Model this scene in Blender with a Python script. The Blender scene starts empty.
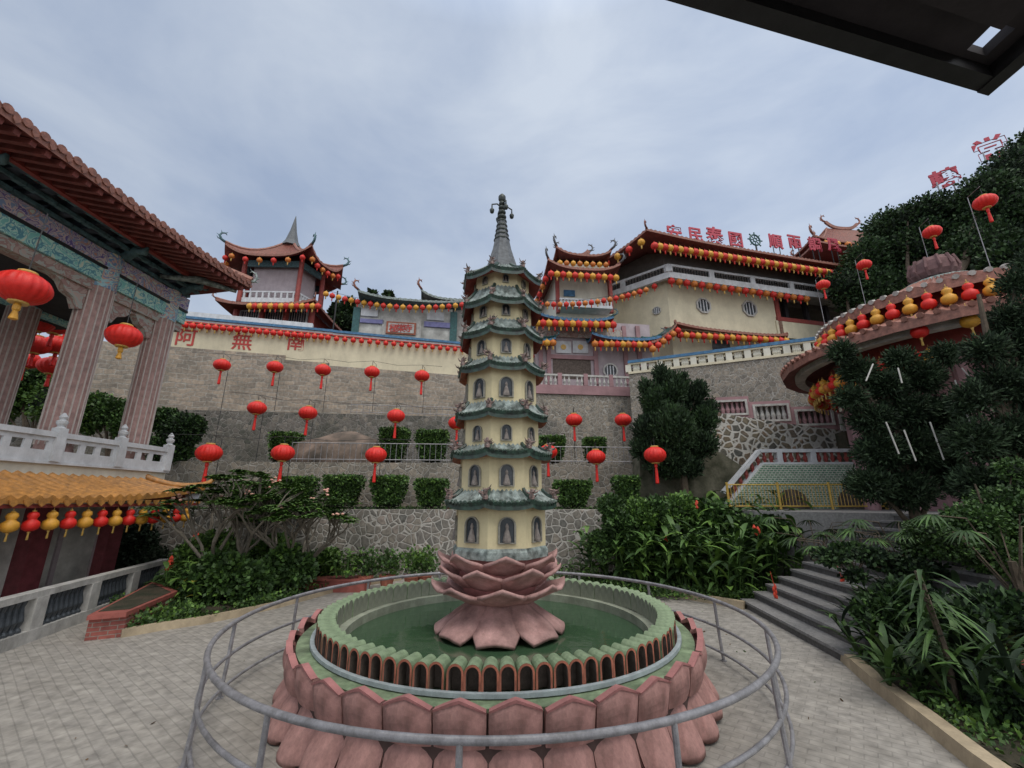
import bpy, math, random
from mathutils import Vector, Matrix
R = math.radians
rnd = random.Random(7)
SC = bpy.context.scene
COL = SC.collection
# ------------------------------------------------------------ camera, sky, sun, exposure
FPX, PITCH, CAMZ = 425.0, math.atan(116 / 425), 2.4
SP, CP = math.sin(PITCH), math.cos(PITCH)
cd = bpy.data.cameras.new('camera'); cam = bpy.data.objects.new('camera', cd); COL.objects.link(cam)
cam.location = (0, 0, CAMZ); cam.rotation_euler = (R(90) + PITCH, 0, 0)
cd.sensor_width = 36; cd.lens = 36 * FPX / 1024; cd.clip_start = .05; cd.clip_end = 2000
SC.camera = cam
SUN_EL, SUN_AZ = 58, 150      # soft, high, behind and to the right of the camera
w = bpy.data.worlds.new('World'); SC.world = w; w.use_nodes = True
nt = w.node_tree; nt.nodes.clear()
def N(t, ty, **k):
    n = t.nodes.new(ty)
    for a, b in k.items(): setattr(n, a, b)
    return n
sky = N(nt, 'ShaderNodeTexSky', sky_type='NISHITA'); sky.sun_disc = False
sky.sun_elevation = R(SUN_EL); sky.sun_rotation = R(SUN_AZ); sky.air_density = 1.5; sky.dust_density = 2.5
tc = N(nt, 'ShaderNodeTexCoord'); mp = N(nt, 'ShaderNodeMapping')
mp.inputs['Scale'].default_value = (1.0, 1.0, 2.2); mp.inputs['Rotation'].default_value = (0, 0, R(25))
nz = N(nt, 'ShaderNodeTexNoise'); nz.inputs['Scale'].default_value = 1.9; nz.inputs['Detail'].default_value = 7; nz.inputs['Roughness'].default_value = .55
nz.inputs['Distortion'].default_value = .35
cr = N(nt, 'ShaderNodeValToRGB')
cr.color_ramp.elements[0].position = .33; cr.color_ramp.elements[0].color = (.355, .435, .59, 1)
cr.color_ramp.elements[1].position = .68; cr.color_ramp.elements[1].color = (.6, .665, .765, 1)
sx = N(nt, 'ShaderNodeSeparateXYZ')
mr = N(nt, 'ShaderNodeMapRange'); mr.inputs[1].default_value = .82; mr.inputs[2].default_value = 1.0; mr.inputs[3].default_value = 1.0; mr.inputs[4].default_value = 2.3
mrx = N(nt, 'ShaderNodeMapRange'); mrx.inputs[1].default_value = -.7; mrx.inputs[2].default_value = .6; mrx.inputs[3].default_value = .92; mrx.inputs[4].default_value = 1.1
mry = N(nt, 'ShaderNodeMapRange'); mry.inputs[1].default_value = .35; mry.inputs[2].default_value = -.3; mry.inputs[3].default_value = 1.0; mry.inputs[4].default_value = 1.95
mul = N(nt, 'ShaderNodeMath', operation='MULTIPLY'); mul2 = N(nt, 'ShaderNodeMath', operation='MULTIPLY')
b1 = N(nt, 'ShaderNodeBackground'); b1.inputs[1].default_value = .10
b2 = N(nt, 'ShaderNodeBackground'); mx = N(nt, 'ShaderNodeMixShader'); mx.inputs[0].default_value = .88
out = N(nt, 'ShaderNodeOutputWorld'); lk = nt.links.new
lk(tc.outputs['Generated'], mp.inputs[0]); lk(mp.outputs[0], nz.inputs['Vector']); lk(nz.outputs[0], cr.inputs[0])
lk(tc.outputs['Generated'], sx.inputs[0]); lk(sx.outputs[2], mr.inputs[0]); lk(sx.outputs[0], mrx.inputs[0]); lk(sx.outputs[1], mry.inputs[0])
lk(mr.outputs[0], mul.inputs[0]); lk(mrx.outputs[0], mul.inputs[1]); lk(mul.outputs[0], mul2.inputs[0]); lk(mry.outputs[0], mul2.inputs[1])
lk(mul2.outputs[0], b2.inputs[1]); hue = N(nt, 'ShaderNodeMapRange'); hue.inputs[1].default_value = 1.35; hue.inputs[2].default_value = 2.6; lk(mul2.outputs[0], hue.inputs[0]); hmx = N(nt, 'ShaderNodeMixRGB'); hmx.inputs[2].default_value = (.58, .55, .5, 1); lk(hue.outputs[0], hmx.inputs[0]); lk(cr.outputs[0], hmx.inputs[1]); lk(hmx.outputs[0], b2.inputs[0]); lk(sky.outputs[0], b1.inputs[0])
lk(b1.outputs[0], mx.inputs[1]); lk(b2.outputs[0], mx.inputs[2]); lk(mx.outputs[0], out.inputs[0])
sd = bpy.data.lights.new('sun', 'SUN'); sd.energy = .9; sd.angle = R(25); sd.color = (1, .96, .9)
so = bpy.data.objects.new('sun', sd); COL.objects.link(so)
az = R(SUN_AZ); sdir = Vector((math.sin(az) * math.cos(R(SUN_EL)), math.cos(az) * math.cos(R(SUN_EL)), math.sin(R(SUN_EL))))
so.rotation_euler = sdir.to_track_quat('Z', 'Y').to_euler()
SC.view_settings.view_transform = 'Standard'; SC.view_settings.look = 'None'
SC.view_settings.exposure = 0.12; SC.view_settings.gamma = 1
SC.render.resolution_x = 1024; SC.render.resolution_y = 768

# ------------------------------------------------------------ projection helpers (survey of the place from the photograph)
def ray(px, py):
    u = (px - 512) / FPX; v = (384 - py) / FPX; d = CP - v * SP
    return u / d, (SP + v * CP) / d
def at(px, py, Y):
    a, b = ray(px, py); return Vector((a * Y, Y, CAMZ + b * Y))
def gr(px, py, Z=0.0):
    a, b = ray(px, py); Y = (Z - CAMZ) / b; return Vector((a * Y, Y, Z))
class Fr:
    """vertical plane frame: local x along the wall, local y into it, z up"""
    def __init__(s, x, y, ang):
        s.o = (x, y); s.a = R(ang); s.d = (math.cos(s.a), math.sin(s.a)); s.n = (-s.d[1], s.d[0])
    def sz(s, px, py, dep=0.0):
        a, b = ray(px, py); ox = s.o[0] + s.n[0] * dep; oy = s.o[1] + s.n[1] * dep
        # (a*Y,Y) = o + t d
        t = (a * oy - ox) / (s.d[0] - a * s.d[1]); Y = oy + t * s.d[1]
        return t, CAMZ + b * Y
    def w(s, x, y, z): return Vector((s.o[0] + s.d[0] * x + s.n[0] * y, s.o[1] + s.d[1] * x + s.n[1] * y, z))

# ------------------------------------------------------------ materials
MATS = {}
def mat(name, col, rough=.75, var=.25, scale=6, bump=.15, metal=0, col2=None, grime=0, spec=.4, detail=5):
    if name in MATS: return MATS[name]
    m = bpy.data.materials.new(name); m.use_nodes = True; t = m.node_tree; P = t.nodes['Principled BSDF']
    P.inputs['Roughness'].default_value = rough; P.inputs['Metallic'].default_value = metal; P.inputs['Specular IOR Level'].default_value = spec
    c = N(t, 'ShaderNodeTexCoord'); n = N(t, 'ShaderNodeTexNoise'); n.inputs['Scale'].default_value = scale; n.inputs['Detail'].default_value = detail
    t.links.new(c.outputs['Object'], n.inputs['Vector'])
    r = N(t, 'ShaderNodeValToRGB')
    lo = [max(0, x * (1 - var)) for x in (col2 or col)]; hi = [min(1, x * (1 + var * .7)) for x in col]
    r.color_ramp.elements[0].position = .3; r.color_ramp.elements[0].color = (*lo, 1)
    r.color_ramp.elements[1].position = .7; r.color_ramp.elements[1].color = (*hi, 1)
    t.links.new(n.outputs[0], r.inputs[0]); src = r.outputs[0]
    if var:
        nf = N(t, 'ShaderNodeTexNoise'); nf.inputs['Scale'].default_value = scale * 5; nf.inputs['Detail'].default_value = 10; nf.inputs['Roughness'].default_value = .8; t.links.new(c.outputs['Object'], nf.inputs['Vector'])
        mf = N(t, 'ShaderNodeMapRange'); mf.inputs[1].default_value = .3; mf.inputs[2].default_value = .7; mf.inputs[3].default_value = 1 - .9 * min(.45, var); mf.inputs[4].default_value = 1 + .5 * min(.45, var); t.links.new(nf.outputs[0], mf.inputs[0])
        mq = N(t, 'ShaderNodeMixRGB', blend_type='MULTIPLY'); mq.inputs[0].default_value = 1; t.links.new(src, mq.inputs[1]); t.links.new(mf.outputs[0], mq.inputs[2]); src = mq.outputs[0]
    if grime:
        n2 = N(t, 'ShaderNodeTexNoise'); n2.inputs['Scale'].default_value = scale * .35; n2.inputs['Detail'].default_value = 12; n2.inputs['Roughness'].default_value = .78
        mp_ = N(t, 'ShaderNodeMapping'); mp_.inputs['Scale'].default_value = (1, 1, .35); t.links.new(c.outputs['Object'], mp_.inputs[0]); t.links.new(mp_.outputs[0], n2.inputs['Vector'])
        r2 = N(t, 'ShaderNodeValToRGB'); r2.color_ramp.elements[0].position = .44; r2.color_ramp.elements[0].color = (0, 0, 0, 1); r2.color_ramp.elements[1].position = .72; r2.color_ramp.elements[1].color = (grime,) * 3 + (1,)
        t.links.new(n2.outputs[0], r2.inputs[0])
        mm = N(t, 'ShaderNodeMixRGB'); mm.inputs[2].default_value = (.06, .055, .045, 1); t.links.new(r2.outputs[0], mm.inputs[0]); t.links.new(src, mm.inputs[1]); src = mm.outputs[0]
    t.links.new(src, P.inputs['Base Color'])
    if bump:
        n3 = N(t, 'ShaderNodeTexNoise'); n3.inputs['Scale'].default_value = scale * 6; n3.inputs['Detail'].default_value = 4; t.links.new(c.outputs['Object'], n3.inputs['Vector'])
        b = N(t, 'ShaderNodeBump'); b.inputs['Strength'].default_value = bump; b.inputs['Distance'].default_value = .02
        t.links.new(n3.outputs[0], b.inputs['Height']); t.links.new(b.outputs[0], P.inputs['Normal'])
    MATS[name] = m; return m
def rubble(name, cols, mortar, scale=2.2, mw=.06, rand=1.0, grime=.6, stretch=(1, 1, 1), metric='EUCLIDEAN'):
    m = bpy.data.materials.new(name); m.use_nodes = True; t = m.node_tree; L = t.links.new; P = t.nodes['Principled BSDF']; P.inputs['Roughness'].default_value = .9
    c = N(t, 'ShaderNodeTexCoord'); mp_ = N(t, 'ShaderNodeMapping'); mp_.inputs['Scale'].default_value = stretch; L(c.outputs['Object'], mp_.inputs[0])
    wn = N(t, 'ShaderNodeTexNoise'); wn.inputs['Scale'].default_value = 1.5; wn.inputs['Detail'].default_value = 3; L(mp_.outputs[0], wn.inputs['Vector'])
    va = N(t, 'ShaderNodeVectorMath', operation='MULTIPLY_ADD'); va.inputs[1].default_value = (.25,) * 3; L(wn.outputs['Color'], va.inputs[0]); L(mp_.outputs[0], va.inputs[2])
    v1 = N(t, 'ShaderNodeTexVoronoi', feature='DISTANCE_TO_EDGE'); v2 = N(t, 'ShaderNodeTexVoronoi', feature='F1')
    for v in (v1, v2): v.inputs['Scale'].default_value = scale; v.inputs['Randomness'].default_value = rand; L(va.outputs[0], v.inputs['Vector'])
    hs = N(t, 'ShaderNodeSeparateColor'); L(v2.outputs['Color'], hs.inputs[0])
    r = N(t, 'ShaderNodeValToRGB'); e = r.color_ramp.elements
    while len(e) < len(cols): e.new(.5)
    for i, cc in enumerate(cols): e[i].position = i / (len(cols) - 1); e[i].color = (*cc, 1)
    L(hs.outputs[0], r.inputs[0])
    fn = N(t, 'ShaderNodeTexNoise'); fn.inputs['Scale'].default_value = 9; fn.inputs['Detail'].default_value = 6; L(c.outputs['Object'], fn.inputs['Vector'])
    fr = N(t, 'ShaderNodeMapRange'); fr.inputs[1].default_value = .3; fr.inputs[2].default_value = .7; fr.inputs[3].default_value = .6; fr.inputs[4].default_value = 1.3; L(fn.outputs[0], fr.inputs[0])
    mu = N(t, 'ShaderNodeMixRGB', blend_type='MULTIPLY'); mu.inputs[0].default_value = 1; L(r.outputs[0], mu.inputs[1]); L(fr.outputs[0], mu.inputs[2])
    mk = N(t, 'ShaderNodeMapRange'); mk.inputs[1].default_value = mw * .5; mk.inputs[2].default_value = mw; L(v1.outputs[0], mk.inputs[0])
    mi = N(t, 'ShaderNodeMixRGB'); mi.inputs[1].default_value = (*mortar, 1); L(mk.outputs[0], mi.inputs[0]); L(mu.outputs[0], mi.inputs[2])
    gn = N(t, 'ShaderNodeTexNoise'); gn.inputs['Scale'].default_value = .55; gn.inputs['Detail'].default_value = 9; gn.inputs['Roughness'].default_value = .68; L(c.outputs['Object'], gn.inputs['Vector'])
    g2 = N(t, 'ShaderNodeMapRange'); g2.inputs[1].default_value = .45; g2.inputs[2].default_value = .7; g2.inputs[4].default_value = grime; L(gn.outputs[0], g2.inputs[0])
    gm = N(t, 'ShaderNodeMixRGB'); gm.inputs[2].default_value = (.05, .055, .04, 1); L(g2.outputs[0], gm.inputs[0]); L(mi.outputs[0], gm.inputs[1])
    L(gm.outputs[0], P.inputs['Base Color'])
    b = N(t, 'ShaderNodeBump'); b.inputs['Strength'].default_value = .8; b.inputs['Distance'].default_value = .06
    ad = N(t, 'ShaderNodeMath', operation='MULTIPLY_ADD'); ad.inputs[1].default_value = .25; L(fn.outputs[0], ad.inputs[0]); L(mk.outputs[0], ad.inputs[2]); L(ad.outputs[0], b.inputs['Height']); L(b.outputs[0], P.inputs['Normal'])
    MATS[name] = m; return m
def blocks(name, c1, c2, mortar, scale=1.0, bw=.5, rh=.25, ms=.02, grime=.5, plane='xz', bumpd=.03, offset=.5, warp=.03):
    m = bpy.data.materials.new(name); m.use_nodes = True; t = m.node_tree; L = t.links.new; P = t.nodes['Principled BSDF']; P.inputs['Roughness'].default_value = .85
    c = N(t, 'ShaderNodeTexCoord'); s = N(t, 'ShaderNodeSeparateXYZ'); L(c.outputs['Object'], s.inputs[0]); cb = N(t, 'ShaderNodeCombineXYZ')
    L(s.outputs[0 if plane[0] == 'x' else 1], cb.inputs[0]); L(s.outputs[2 if plane[1] == 'z' else 1], cb.inputs[1])
    if plane == 'xy':
        rt = N(t, 'ShaderNodeMapping'); rt.inputs['Rotation'].default_value = (0, 0, R(38)); L(cb.outputs[0], rt.inputs[0]); cb = rt
    wn = N(t, 'ShaderNodeTexNoise'); wn.inputs['Scale'].default_value = 1.3; wn.inputs['Detail'].default_value = 4; L(cb.outputs[0], wn.inputs['Vector'])
    va = N(t, 'ShaderNodeVectorMath', operation='MULTIPLY_ADD'); va.inputs[1].default_value = (warp,) * 3; L(wn.outputs['Color'], va.inputs[0]); L(cb.outputs[0], va.inputs[2])
    b = N(t, 'ShaderNodeTexBrick'); b.offset = offset; b.inputs['Color1'].default_value = (*c1, 1); b.inputs['Color2'].default_value = (*c2, 1); b.inputs['Mortar'].default_value = (*mortar, 1)
    b.inputs['Scale'].default_value = scale; b.inputs['Brick Width'].default_value = bw; b.inputs['Row Height'].default_value = rh; b.inputs['Mortar Size'].default_value = ms; b.inputs['Mortar Smooth'].default_value = .3
    L(va.outputs[0], b.inputs['Vector'])
    fn = N(t, 'ShaderNodeTexNoise'); fn.inputs['Scale'].default_value = 7; fn.inputs['Detail'].default_value = 7; L(c.outputs['Object'], fn.inputs['Vector'])
    fr = N(t, 'ShaderNodeMapRange'); fr.inputs[1].default_value = .3; fr.inputs[2].default_value = .7; fr.inputs[3].default_value = .7; fr.inputs[4].default_value = 1.25; L(fn.outputs[0], fr.inputs[0])
    mu = N(t, 'ShaderNodeMixRGB', blend_type='MULTIPLY'); mu.inputs[0].default_value = 1; L(b.outputs[0], mu.inputs[1]); L(fr.outputs[0], mu.inputs[2])
    gn = N(t, 'ShaderNodeTexNoise'); gn.inputs['Scale'].default_value = .45; gn.inputs['Detail'].default_value = 9; gn.inputs['Roughness'].default_value = .65; L(c.outputs['Object'], gn.inputs['Vector'])
    g2 = N(t, 'ShaderNodeMapRange'); g2.inputs[1].default_value = .48; g2.inputs[2].default_value = .72; g2.inputs[4].default_value = grime; L(gn.outputs[0], g2.inputs[0])
    gm = N(t, 'ShaderNodeMixRGB'); gm.inputs[2].default_value = (.08, .07, .05, 1); L(g2.outputs[0], gm.inputs[0]); L(mu.outputs[0], gm.inputs[1]); L(gm.outputs[0], P.inputs['Base Color'])
    bp = N(t, 'ShaderNodeBump'); bp.invert = True; bp.inputs['Strength'].default_value = .6; bp.inputs['Distance'].default_value = bumpd; L(b.outputs['Fac'], bp.inputs['Height']); L(bp.outputs[0], P.inputs['Normal'])
    MATS[name] = m; return m
def painted(name, cols, scale=5):
    """beams covered in painted scrollwork"""
    m = bpy.data.materials.new(name); m.use_nodes = True; t = m.node_tree; L = t.links.new; P = t.nodes['Principled BSDF']; P.inputs['Roughness'].default_value = .6
    c = N(t, 'ShaderNodeTexCoord'); wn = N(t, 'ShaderNodeTexNoise'); wn.inputs['Scale'].default_value = scale * 1.0; wn.inputs['Detail'].default_value = 2; wn.inputs['Distortion'].default_value = 2.2
    L(c.outputs['Object'], wn.inputs['Vector'])
    r = N(t, 'ShaderNodeValToRGB'); r.color_ramp.interpolation = 'CONSTANT'; e = r.color_ramp.elements
    while len(e) < len(cols): e.new(.5)
    for i, cc in enumerate(cols): e[i].position = .3 + .4 * i / len(cols) if i else 0; e[i].color = (*cc, 1)
    L(wn.outputs[0], r.inputs[0]); L(r.outputs[0], P.inputs['Base Color']); MATS[name] = m; return m

m_cream = mat('cream_plaster', (.64, .58, .42), .85, .1, 1.2, .05, grime=.3)
m_cream2 = mat('pale_plaster', (.66, .64, .54), .85, .1, 1.2, .05, grime=.35)
m_pagoda = mat('yellow_pagoda_paint', (.63, .55, .34), .8, .1, 3, .08, grime=.3)
m_white = mat('white_paint', (.6, .62, .64), .7, .12, 4, .08, grime=.35)
m_stonewhite = mat('weathered_white_stone', (.5, .49, .46), .8, .2, 5, .15, grime=.5)
m_red = mat('dark_red_paint', (.28, .055, .045), .6, .25, 5, .05)
m_redtile = mat('rust_red_tile', (.22, .07, .05), .55, .4, 9, .15, grime=.4)
m_redtile2 = mat('pale_rust_tile', (.3, .13, .095), .6, .35, 9, .15, grime=.35)
m_rafter = mat('red_brown_rafter', (.2, .055, .045), .65, .3, 4, .05)
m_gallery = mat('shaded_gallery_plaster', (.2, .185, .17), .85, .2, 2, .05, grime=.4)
m_finpink = mat('brownish_pink_finial', (.2, .11, .11), .8, .3, 6, .1, grime=.4)
m_bracket = mat('blue_black_bracket', (.06, .075, .1), .6, .6, 5, .05, col2=(.02, .03, .04))
m_bracket2 = mat('faded_teal_bracket', (.09, .17, .19), .6, .5, 8, .05)
m_orange = mat('orange_glazed_tile', (.52, .24, .06), .4, .35, 9, .1, grime=.5, spec=.6)
m_greentile = mat('dark_green_glazed_tile', (.035, .075, .055), .4, .5, 12, .1, col2=(.02, .03, .028), spec=.6)
m_paletile = mat('pale_celadon_tile', (.33, .39, .37), .5, .45, 10, .12, col2=(.1, .14, .13), grime=.7)
m_bluetile = mat('blue_glazed_tile', (.05, .16, .3), .4, .4, 6, .1)
m_tealtile = mat('teal_glazed_tile', (.03, .11, .11), .4, .4, 8, .1)
m_pink = mat('pink_lotus_paint', (.43, .235, .21), .8, .3, 4, .2, col2=(.34, .17, .15), grime=.75)
m_lotus = mat('pale_lotus_petal_paint', (.52, .31, .285), .75, .25, 5, .2, col2=(.44, .24, .22), grime=.55)
m_pinkedge = mat('pink_lotus_edge', (.42, .18, .17), .75, .2, 6, .15, grime=.4)
m_groove = mat('dark_joint', (.08, .05, .045), .9, .2, 8, 0)
m_mossgreen = mat('mossy_green_paint', (.25, .33, .2), .7, .3, 5, .2, col2=(.15, .22, .12), grime=.65)
m_terra = mat('terracotta_edge', (.38, .13, .08), .8, .3, 9, .15, grime=.4)
m_darkin = mat('recess_shade', (.12, .095, .08), .9, .4, 9, .1)  # dark colour standing in for the shade inside recesses and openings
m_concrete = mat('grey_concrete', (.3, .29, .27), .85, .2, 4, .2, grime=.5)
m_concrete2 = mat('pool_wall_concrete', (.34, .37, .29), .85, .25, 4, .2, grime=.6)
m_steel = mat('galvanised_steel', (.33, .325, .34), .5, .3, 9, .1, metal=.35, grime=.5)
m_kerb = mat('sandstone_kerb', (.42, .34, .23), .85, .2, 4, .2, grime=.4)
m_soil = mat('garden_soil', (.055, .042, .028), .95, .5, 3, .6, col2=(.05, .06, .03))
m_brick = blocks('red_planter_brick', (.3, .09, .07), (.22, .06, .05), (.25, .2, .17), 1, .22, .075, .008, .4)
m_brickcap = mat('red_coping', (.34, .1, .08), .7, .2, 6, .1, grime=.3)
m_pinkwall = mat('dusty_pink_plaster', (.34, .2, .21), .85, .15, 2, .08, grime=.4)
m_mauve = mat('grey_mauve_plaster', (.42, .36, .38), .85, .15, 2, .08, grime=.3)
m_granite = mat('step_granite', (.24, .235, .23), .8, .25, 22, .2, grime=.35)
m_riser = mat('step_riser', (.12, .115, .11), .85, .3, 16, .2, grime=.5)
m_lred = mat('red_lantern_silk', (.68, .022, .015), .5, .18, 10, 0)
m_lred2 = mat('small_red_lantern_silk', (.6, .035, .025), .55, .25, 10, 0)
m_lyel = mat('yellow_lantern_silk', (.66, .33, .04), .5, .2, 10, 0)
m_lora = mat('orange_lantern_silk', (.55, .17, .03), .5, .2, 10, 0)
m_gold = mat('gold_trim', (.6, .38, .1), .45, .2, 10, 0)
m_black = mat('blackened_metal', (.02, .02, .022), .5, .3, 10, .05)
m_finial = mat('dark_bronze', (.05, .06, .055), .45, .4, 20, .1, metal=.3)
m_slate = mat('grey_spire_shingle', (.13, .14, .15), .7, .35, 18, .15)
m_dragon = mat('weathered_dragon_porcelain', (.3, .2, .18), .6, .6, 22, .1, col2=(.08, .1, .09))
m_glassd = mat('dark_window', (.05, .06, .07), .25, .4, 3, 0)
m_niche = mat('grey_niche', (.27, .26, .22), .7, .3, 14, .05)
m_statue = mat('stone_statue', (.24, .21, .19), .8, .3, 20, .1)
m_wood = mat('bark', (.11, .085, .06), .9, .35, 9, .3)
m_woodg = mat('grey_bark', (.17, .15, .12), .9, .3, 9, .3)
m_rock = mat('granite_boulder', (.22, .16, .125), .9, .4, 1.5, .5, col2=(.07, .065, .055), grime=.6)
m_yfence = mat('yellow_fence_paint', (.5, .33, .07), .5, .2, 6, .05)
m_letter = mat('crimson_letter', (.45, .05, .08), .5, .15, 6, 0)
m_letterp = mat('red_brush_paint', (.45, .06, .05), .7, .2, 4, 0)
m_soffit = mat('dark_roof_board', (.032, .027, .03), .8, .3, 3, .1)  # one even near-black tone for roof boards, ceiling and recessed bay
m_column = mat('rose_granite_column', (.4, .25, .225), .7, .25, 8, .1, grime=.25)
m_stripe = mat('pale_fluting_line', (.55, .48, .44), .7, .15, 6, 0)
m_marble = mat('veined_marble_panel', (.58, .58, .54), .6, .25, 1.5, .05, col2=(.44, .44, .41), grime=.3)
m_paint1 = painted('purple_floral_beam_paint', [(.42, .36, .42), (.14, .1, .3), (.58, .46, .44), (.22, .3, .46), (.5, .26, .2), (.48, .55, .48)], 3.2)
m_paint2 = painted('turquoise_beam_paint', [(.2, .5, .46), (.42, .64, .56), (.1, .28, .34), (.28, .56, .52), (.55, .6, .48)], 3.6)
m_paint3 = painted('blue_pink_capital_paint', [(.18, .3, .44), (.32, .52, .55), (.52, .32, .26), (.14, .24, .4), (.6, .55, .38)], 3.6)
m_paint4 = painted('faded_pink_scroll_paint', [(.38, .28, .24), (.3, .18, .16), (.35, .36, .32), (.42, .32, .28)], 3)
m_rub1 = rubble('light_rubble_masonry', [(.2, .185, .165), (.27, .24, .2), (.15, .145, .13), (.32, .27, .23)], (.44, .42, .38), 4.2, .1, 1, .5)
m_rub2 = rubble('dark_rubble_masonry', [(.13, .12, .105), (.2, .18, .155), (.1, .1, .085), (.26, .23, .19)], (.27, .255, .23), 4.4, .07, 1, .75)
m_rub3 = rubble('white_jointed_rubble', [(.14, .1, .07), (.22, .18, .12), (.1, .1, .09), (.3, .2, .12)], (.55, .53, .48), 3.6, .16, 1, .35)
m_rub4 = rubble('fine_grey_rubble', [(.23, .205, .17), (.3, .26, .21), (.17, .155, .13), (.34, .29, .23)], (.38, .36, .32), 4.2, .07, 1, .4)
m_block = blocks('squared_stone_masonry', (.38, .31, .24), (.23, .2, .165), (.33, .31, .27), 1, .5, .24, .022, .6, warp=.55)
m_greenlat = blocks('green_white_lattice_tile', (.1, .22, .14), (.14, .26, .17), (.5, .52, .45), 1, .13, .075, .016, .3, warp=0)
m_paver = blocks('interlocking_pavers', (.31, .29, .258), (.29, .272, .245), (.25, .234, .21), 1, .22, .11, .007, .4, plane='xy', bumpd=.006, warp=.035)
G1 = mat('leaf_dark', (.04, .082, .025), .55, .5, 3, 0, spec=.3)
G2 = mat('leaf_mid', (.075, .15, .035), .5, .4, 3, 0, spec=.35)
G3 = mat('leaf_light', (.13, .24, .045), .5, .3, 3, 0, spec=.35)
G4 = mat('conifer_dark', (.02, .036, .019), .7, .5, 3, 0, spec=.2)
G5 = mat('conifer_mid', (.042, .072, .034), .7, .4, 3, 0, spec=.2)
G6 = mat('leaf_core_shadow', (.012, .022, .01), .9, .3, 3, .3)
G7 = mat('leaf_yellow', (.3, .28, .04), .5, .3, 3, 0)
m_flr = mat('red_flower', (.6, .06, .03), .6, .2, 5, 0)
m_flp = mat('pink_flower', (.65, .35, .28), .6, .2, 5, 0)

# ------------------------------------------------------------ mesh builder
class MB:
    def __init__(s): s.v = []; s.f = []; s.m = []
    def add(s, vs, fs, mi=0):
        b = len(s.v); s.v.extend([tuple(v) for v in vs]); s.f.extend([tuple(b + i for i in f) for f in fs]); s.m.extend([mi] * len(fs))
    def box(s, x0, x1, y0, y1, z0, z1, mi=0, M=None):
        vs = [Vector((x, y, z)) for z in (z0, z1) for y in (y0, y1) for x in (x0, x1)]
        if M: vs = [M @ v for v in vs]
        s.add(vs, [(0, 2, 3, 1), (4, 5, 7, 6), (0, 1, 5, 4), (2, 6, 7, 3), (0, 4, 6, 2), (1, 3, 7, 5)], mi)
    def hexa(s, b, t, mi=0):   # bottom 4 pts, top 4 pts
        s.add(list(b) + list(t), [(3, 2, 1, 0), (4, 5, 6, 7), (0, 1, 5, 4), (1, 2, 6, 5), (2, 3, 7, 6), (3, 0, 4, 7)], mi)
    def beam(s, a, b, w, h, mi=0):
        a = Vector(a); b = Vector(b); d = (b - a).normalized(); up = Vector((0, 0, 1)) if abs(d.z) < .95 else Vector((1, 0, 0))
        sd = d.cross(up).normalized() * w / 2; u = sd.cross(d).normalized() * h / 2
        s.hexa([a - sd - u, a + sd - u, b + sd - u, b - sd - u], [a - sd + u, a + sd + u, b + sd + u, b - sd + u], mi)
    def tube(s, pts, r, n=6, mi=0, closed=False):
        pts = [Vector(p) for p in pts]; k = len(pts)
        rs = r if isinstance(r, (list, tuple)) else [r] * k
        rings = []; prev = None
        for i, p in enumerate(pts):
            d = (pts[(i + 1) % k] - pts[i - 1]) if closed else (pts[min(i + 1, k - 1)] - pts[max(i - 1, 0)])
            d.normalize()
            if prev is None: a = d.cross(Vector((0, 0, 1)) if abs(d.z) < .9 else Vector((1, 0, 0))).normalized()
            else: a = (prev - d * prev.dot(d)).normalized()
            prev = a; b = d.cross(a)
            rings.append([p + (a * math.cos(2 * math.pi * j / n) + b * math.sin(2 * math.pi * j / n)) * rs[i] for j in range(n)])
        vs = [v for q in rings for v in q]; fs = []
        for i in range(k if closed else k - 1):
            i2 = (i + 1) % k
            for j in range(n): fs.append((i * n + j, i * n + (j + 1) % n, i2 * n + (j + 1) % n, i2 * n + j))
        if not closed: fs.append(tuple(range(n))[::-1]); fs.append(tuple((k - 1) * n + j for j in range(n)))
        s.add(vs, fs, mi)
    def lathe(s, prof, n=16, c=(0, 0, 0), mi=0, a0=0.0, sx=1, sy=1):
        vs = []; fs = []
        for r, z in prof:
            for j in range(n):
                a = a0 + 2 * math.pi * j / n; vs.append((c[0] + r * sx * math.cos(a), c[1] + r * sy * math.sin(a), c[2] + z))
        k = len(prof)
        for i in range(k - 1):
            for j in range(n): fs.append((i * n + j, i * n + (j + 1) % n, (i + 1) * n + (j + 1) % n, (i + 1) * n + j))
        fs.append(tuple(range(n))[::-1]); fs.append(tuple((k - 1) * n + j for j in range(n)))
        s.add(vs, fs, mi)
    def prism(s, poly, y0, y1, mi=0):    # poly in (x,z), extruded along y
        n = len(poly); vs = [(x, y0, z) for x, z in poly] + [(x, y1, z) for x, z in poly]
        fs = [tuple(range(n)), tuple(range(n, 2 * n))[::-1]] + [(j, n + j, n + (j + 1) % n, (j + 1) % n) for j in range(n)]
        s.add(vs, fs, mi)
    def prismz(s, poly, z0, z1, mi=0, top=None):
        n = len(poly); vs = [(x, y, z0) for x, y in poly] + [(x, y, z1) for x, y in (top or poly)]
        fs = [tuple(range(n))[::-1], tuple(range(n, 2 * n))] + [(j, (j + 1) % n, n + (j + 1) % n, n + j) for j in range(n)]
        s.add(vs, fs, mi)
    def build(s, name, mats, parent=None, smooth=False, loc=None, **tags):
        me = bpy.data.meshes.new(name); me.from_pydata(s.v, [], s.f)
        if not isinstance(mats, (list, tuple)): mats = [mats]
        for m in mats: me.materials.append(m)
        if len(mats) > 1: me.polygons.foreach_set('material_index', s.m)
        if smooth: me.polygons.foreach_set('use_smooth', [True] * len(me.polygons))
        me.update()
        o = bpy.data.objects.new(name, me); COL.objects.link(o)
        if parent: o.parent = parent
        if loc: o.location = loc
        for k, v in tags.items(): o[k] = v
        return o
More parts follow.
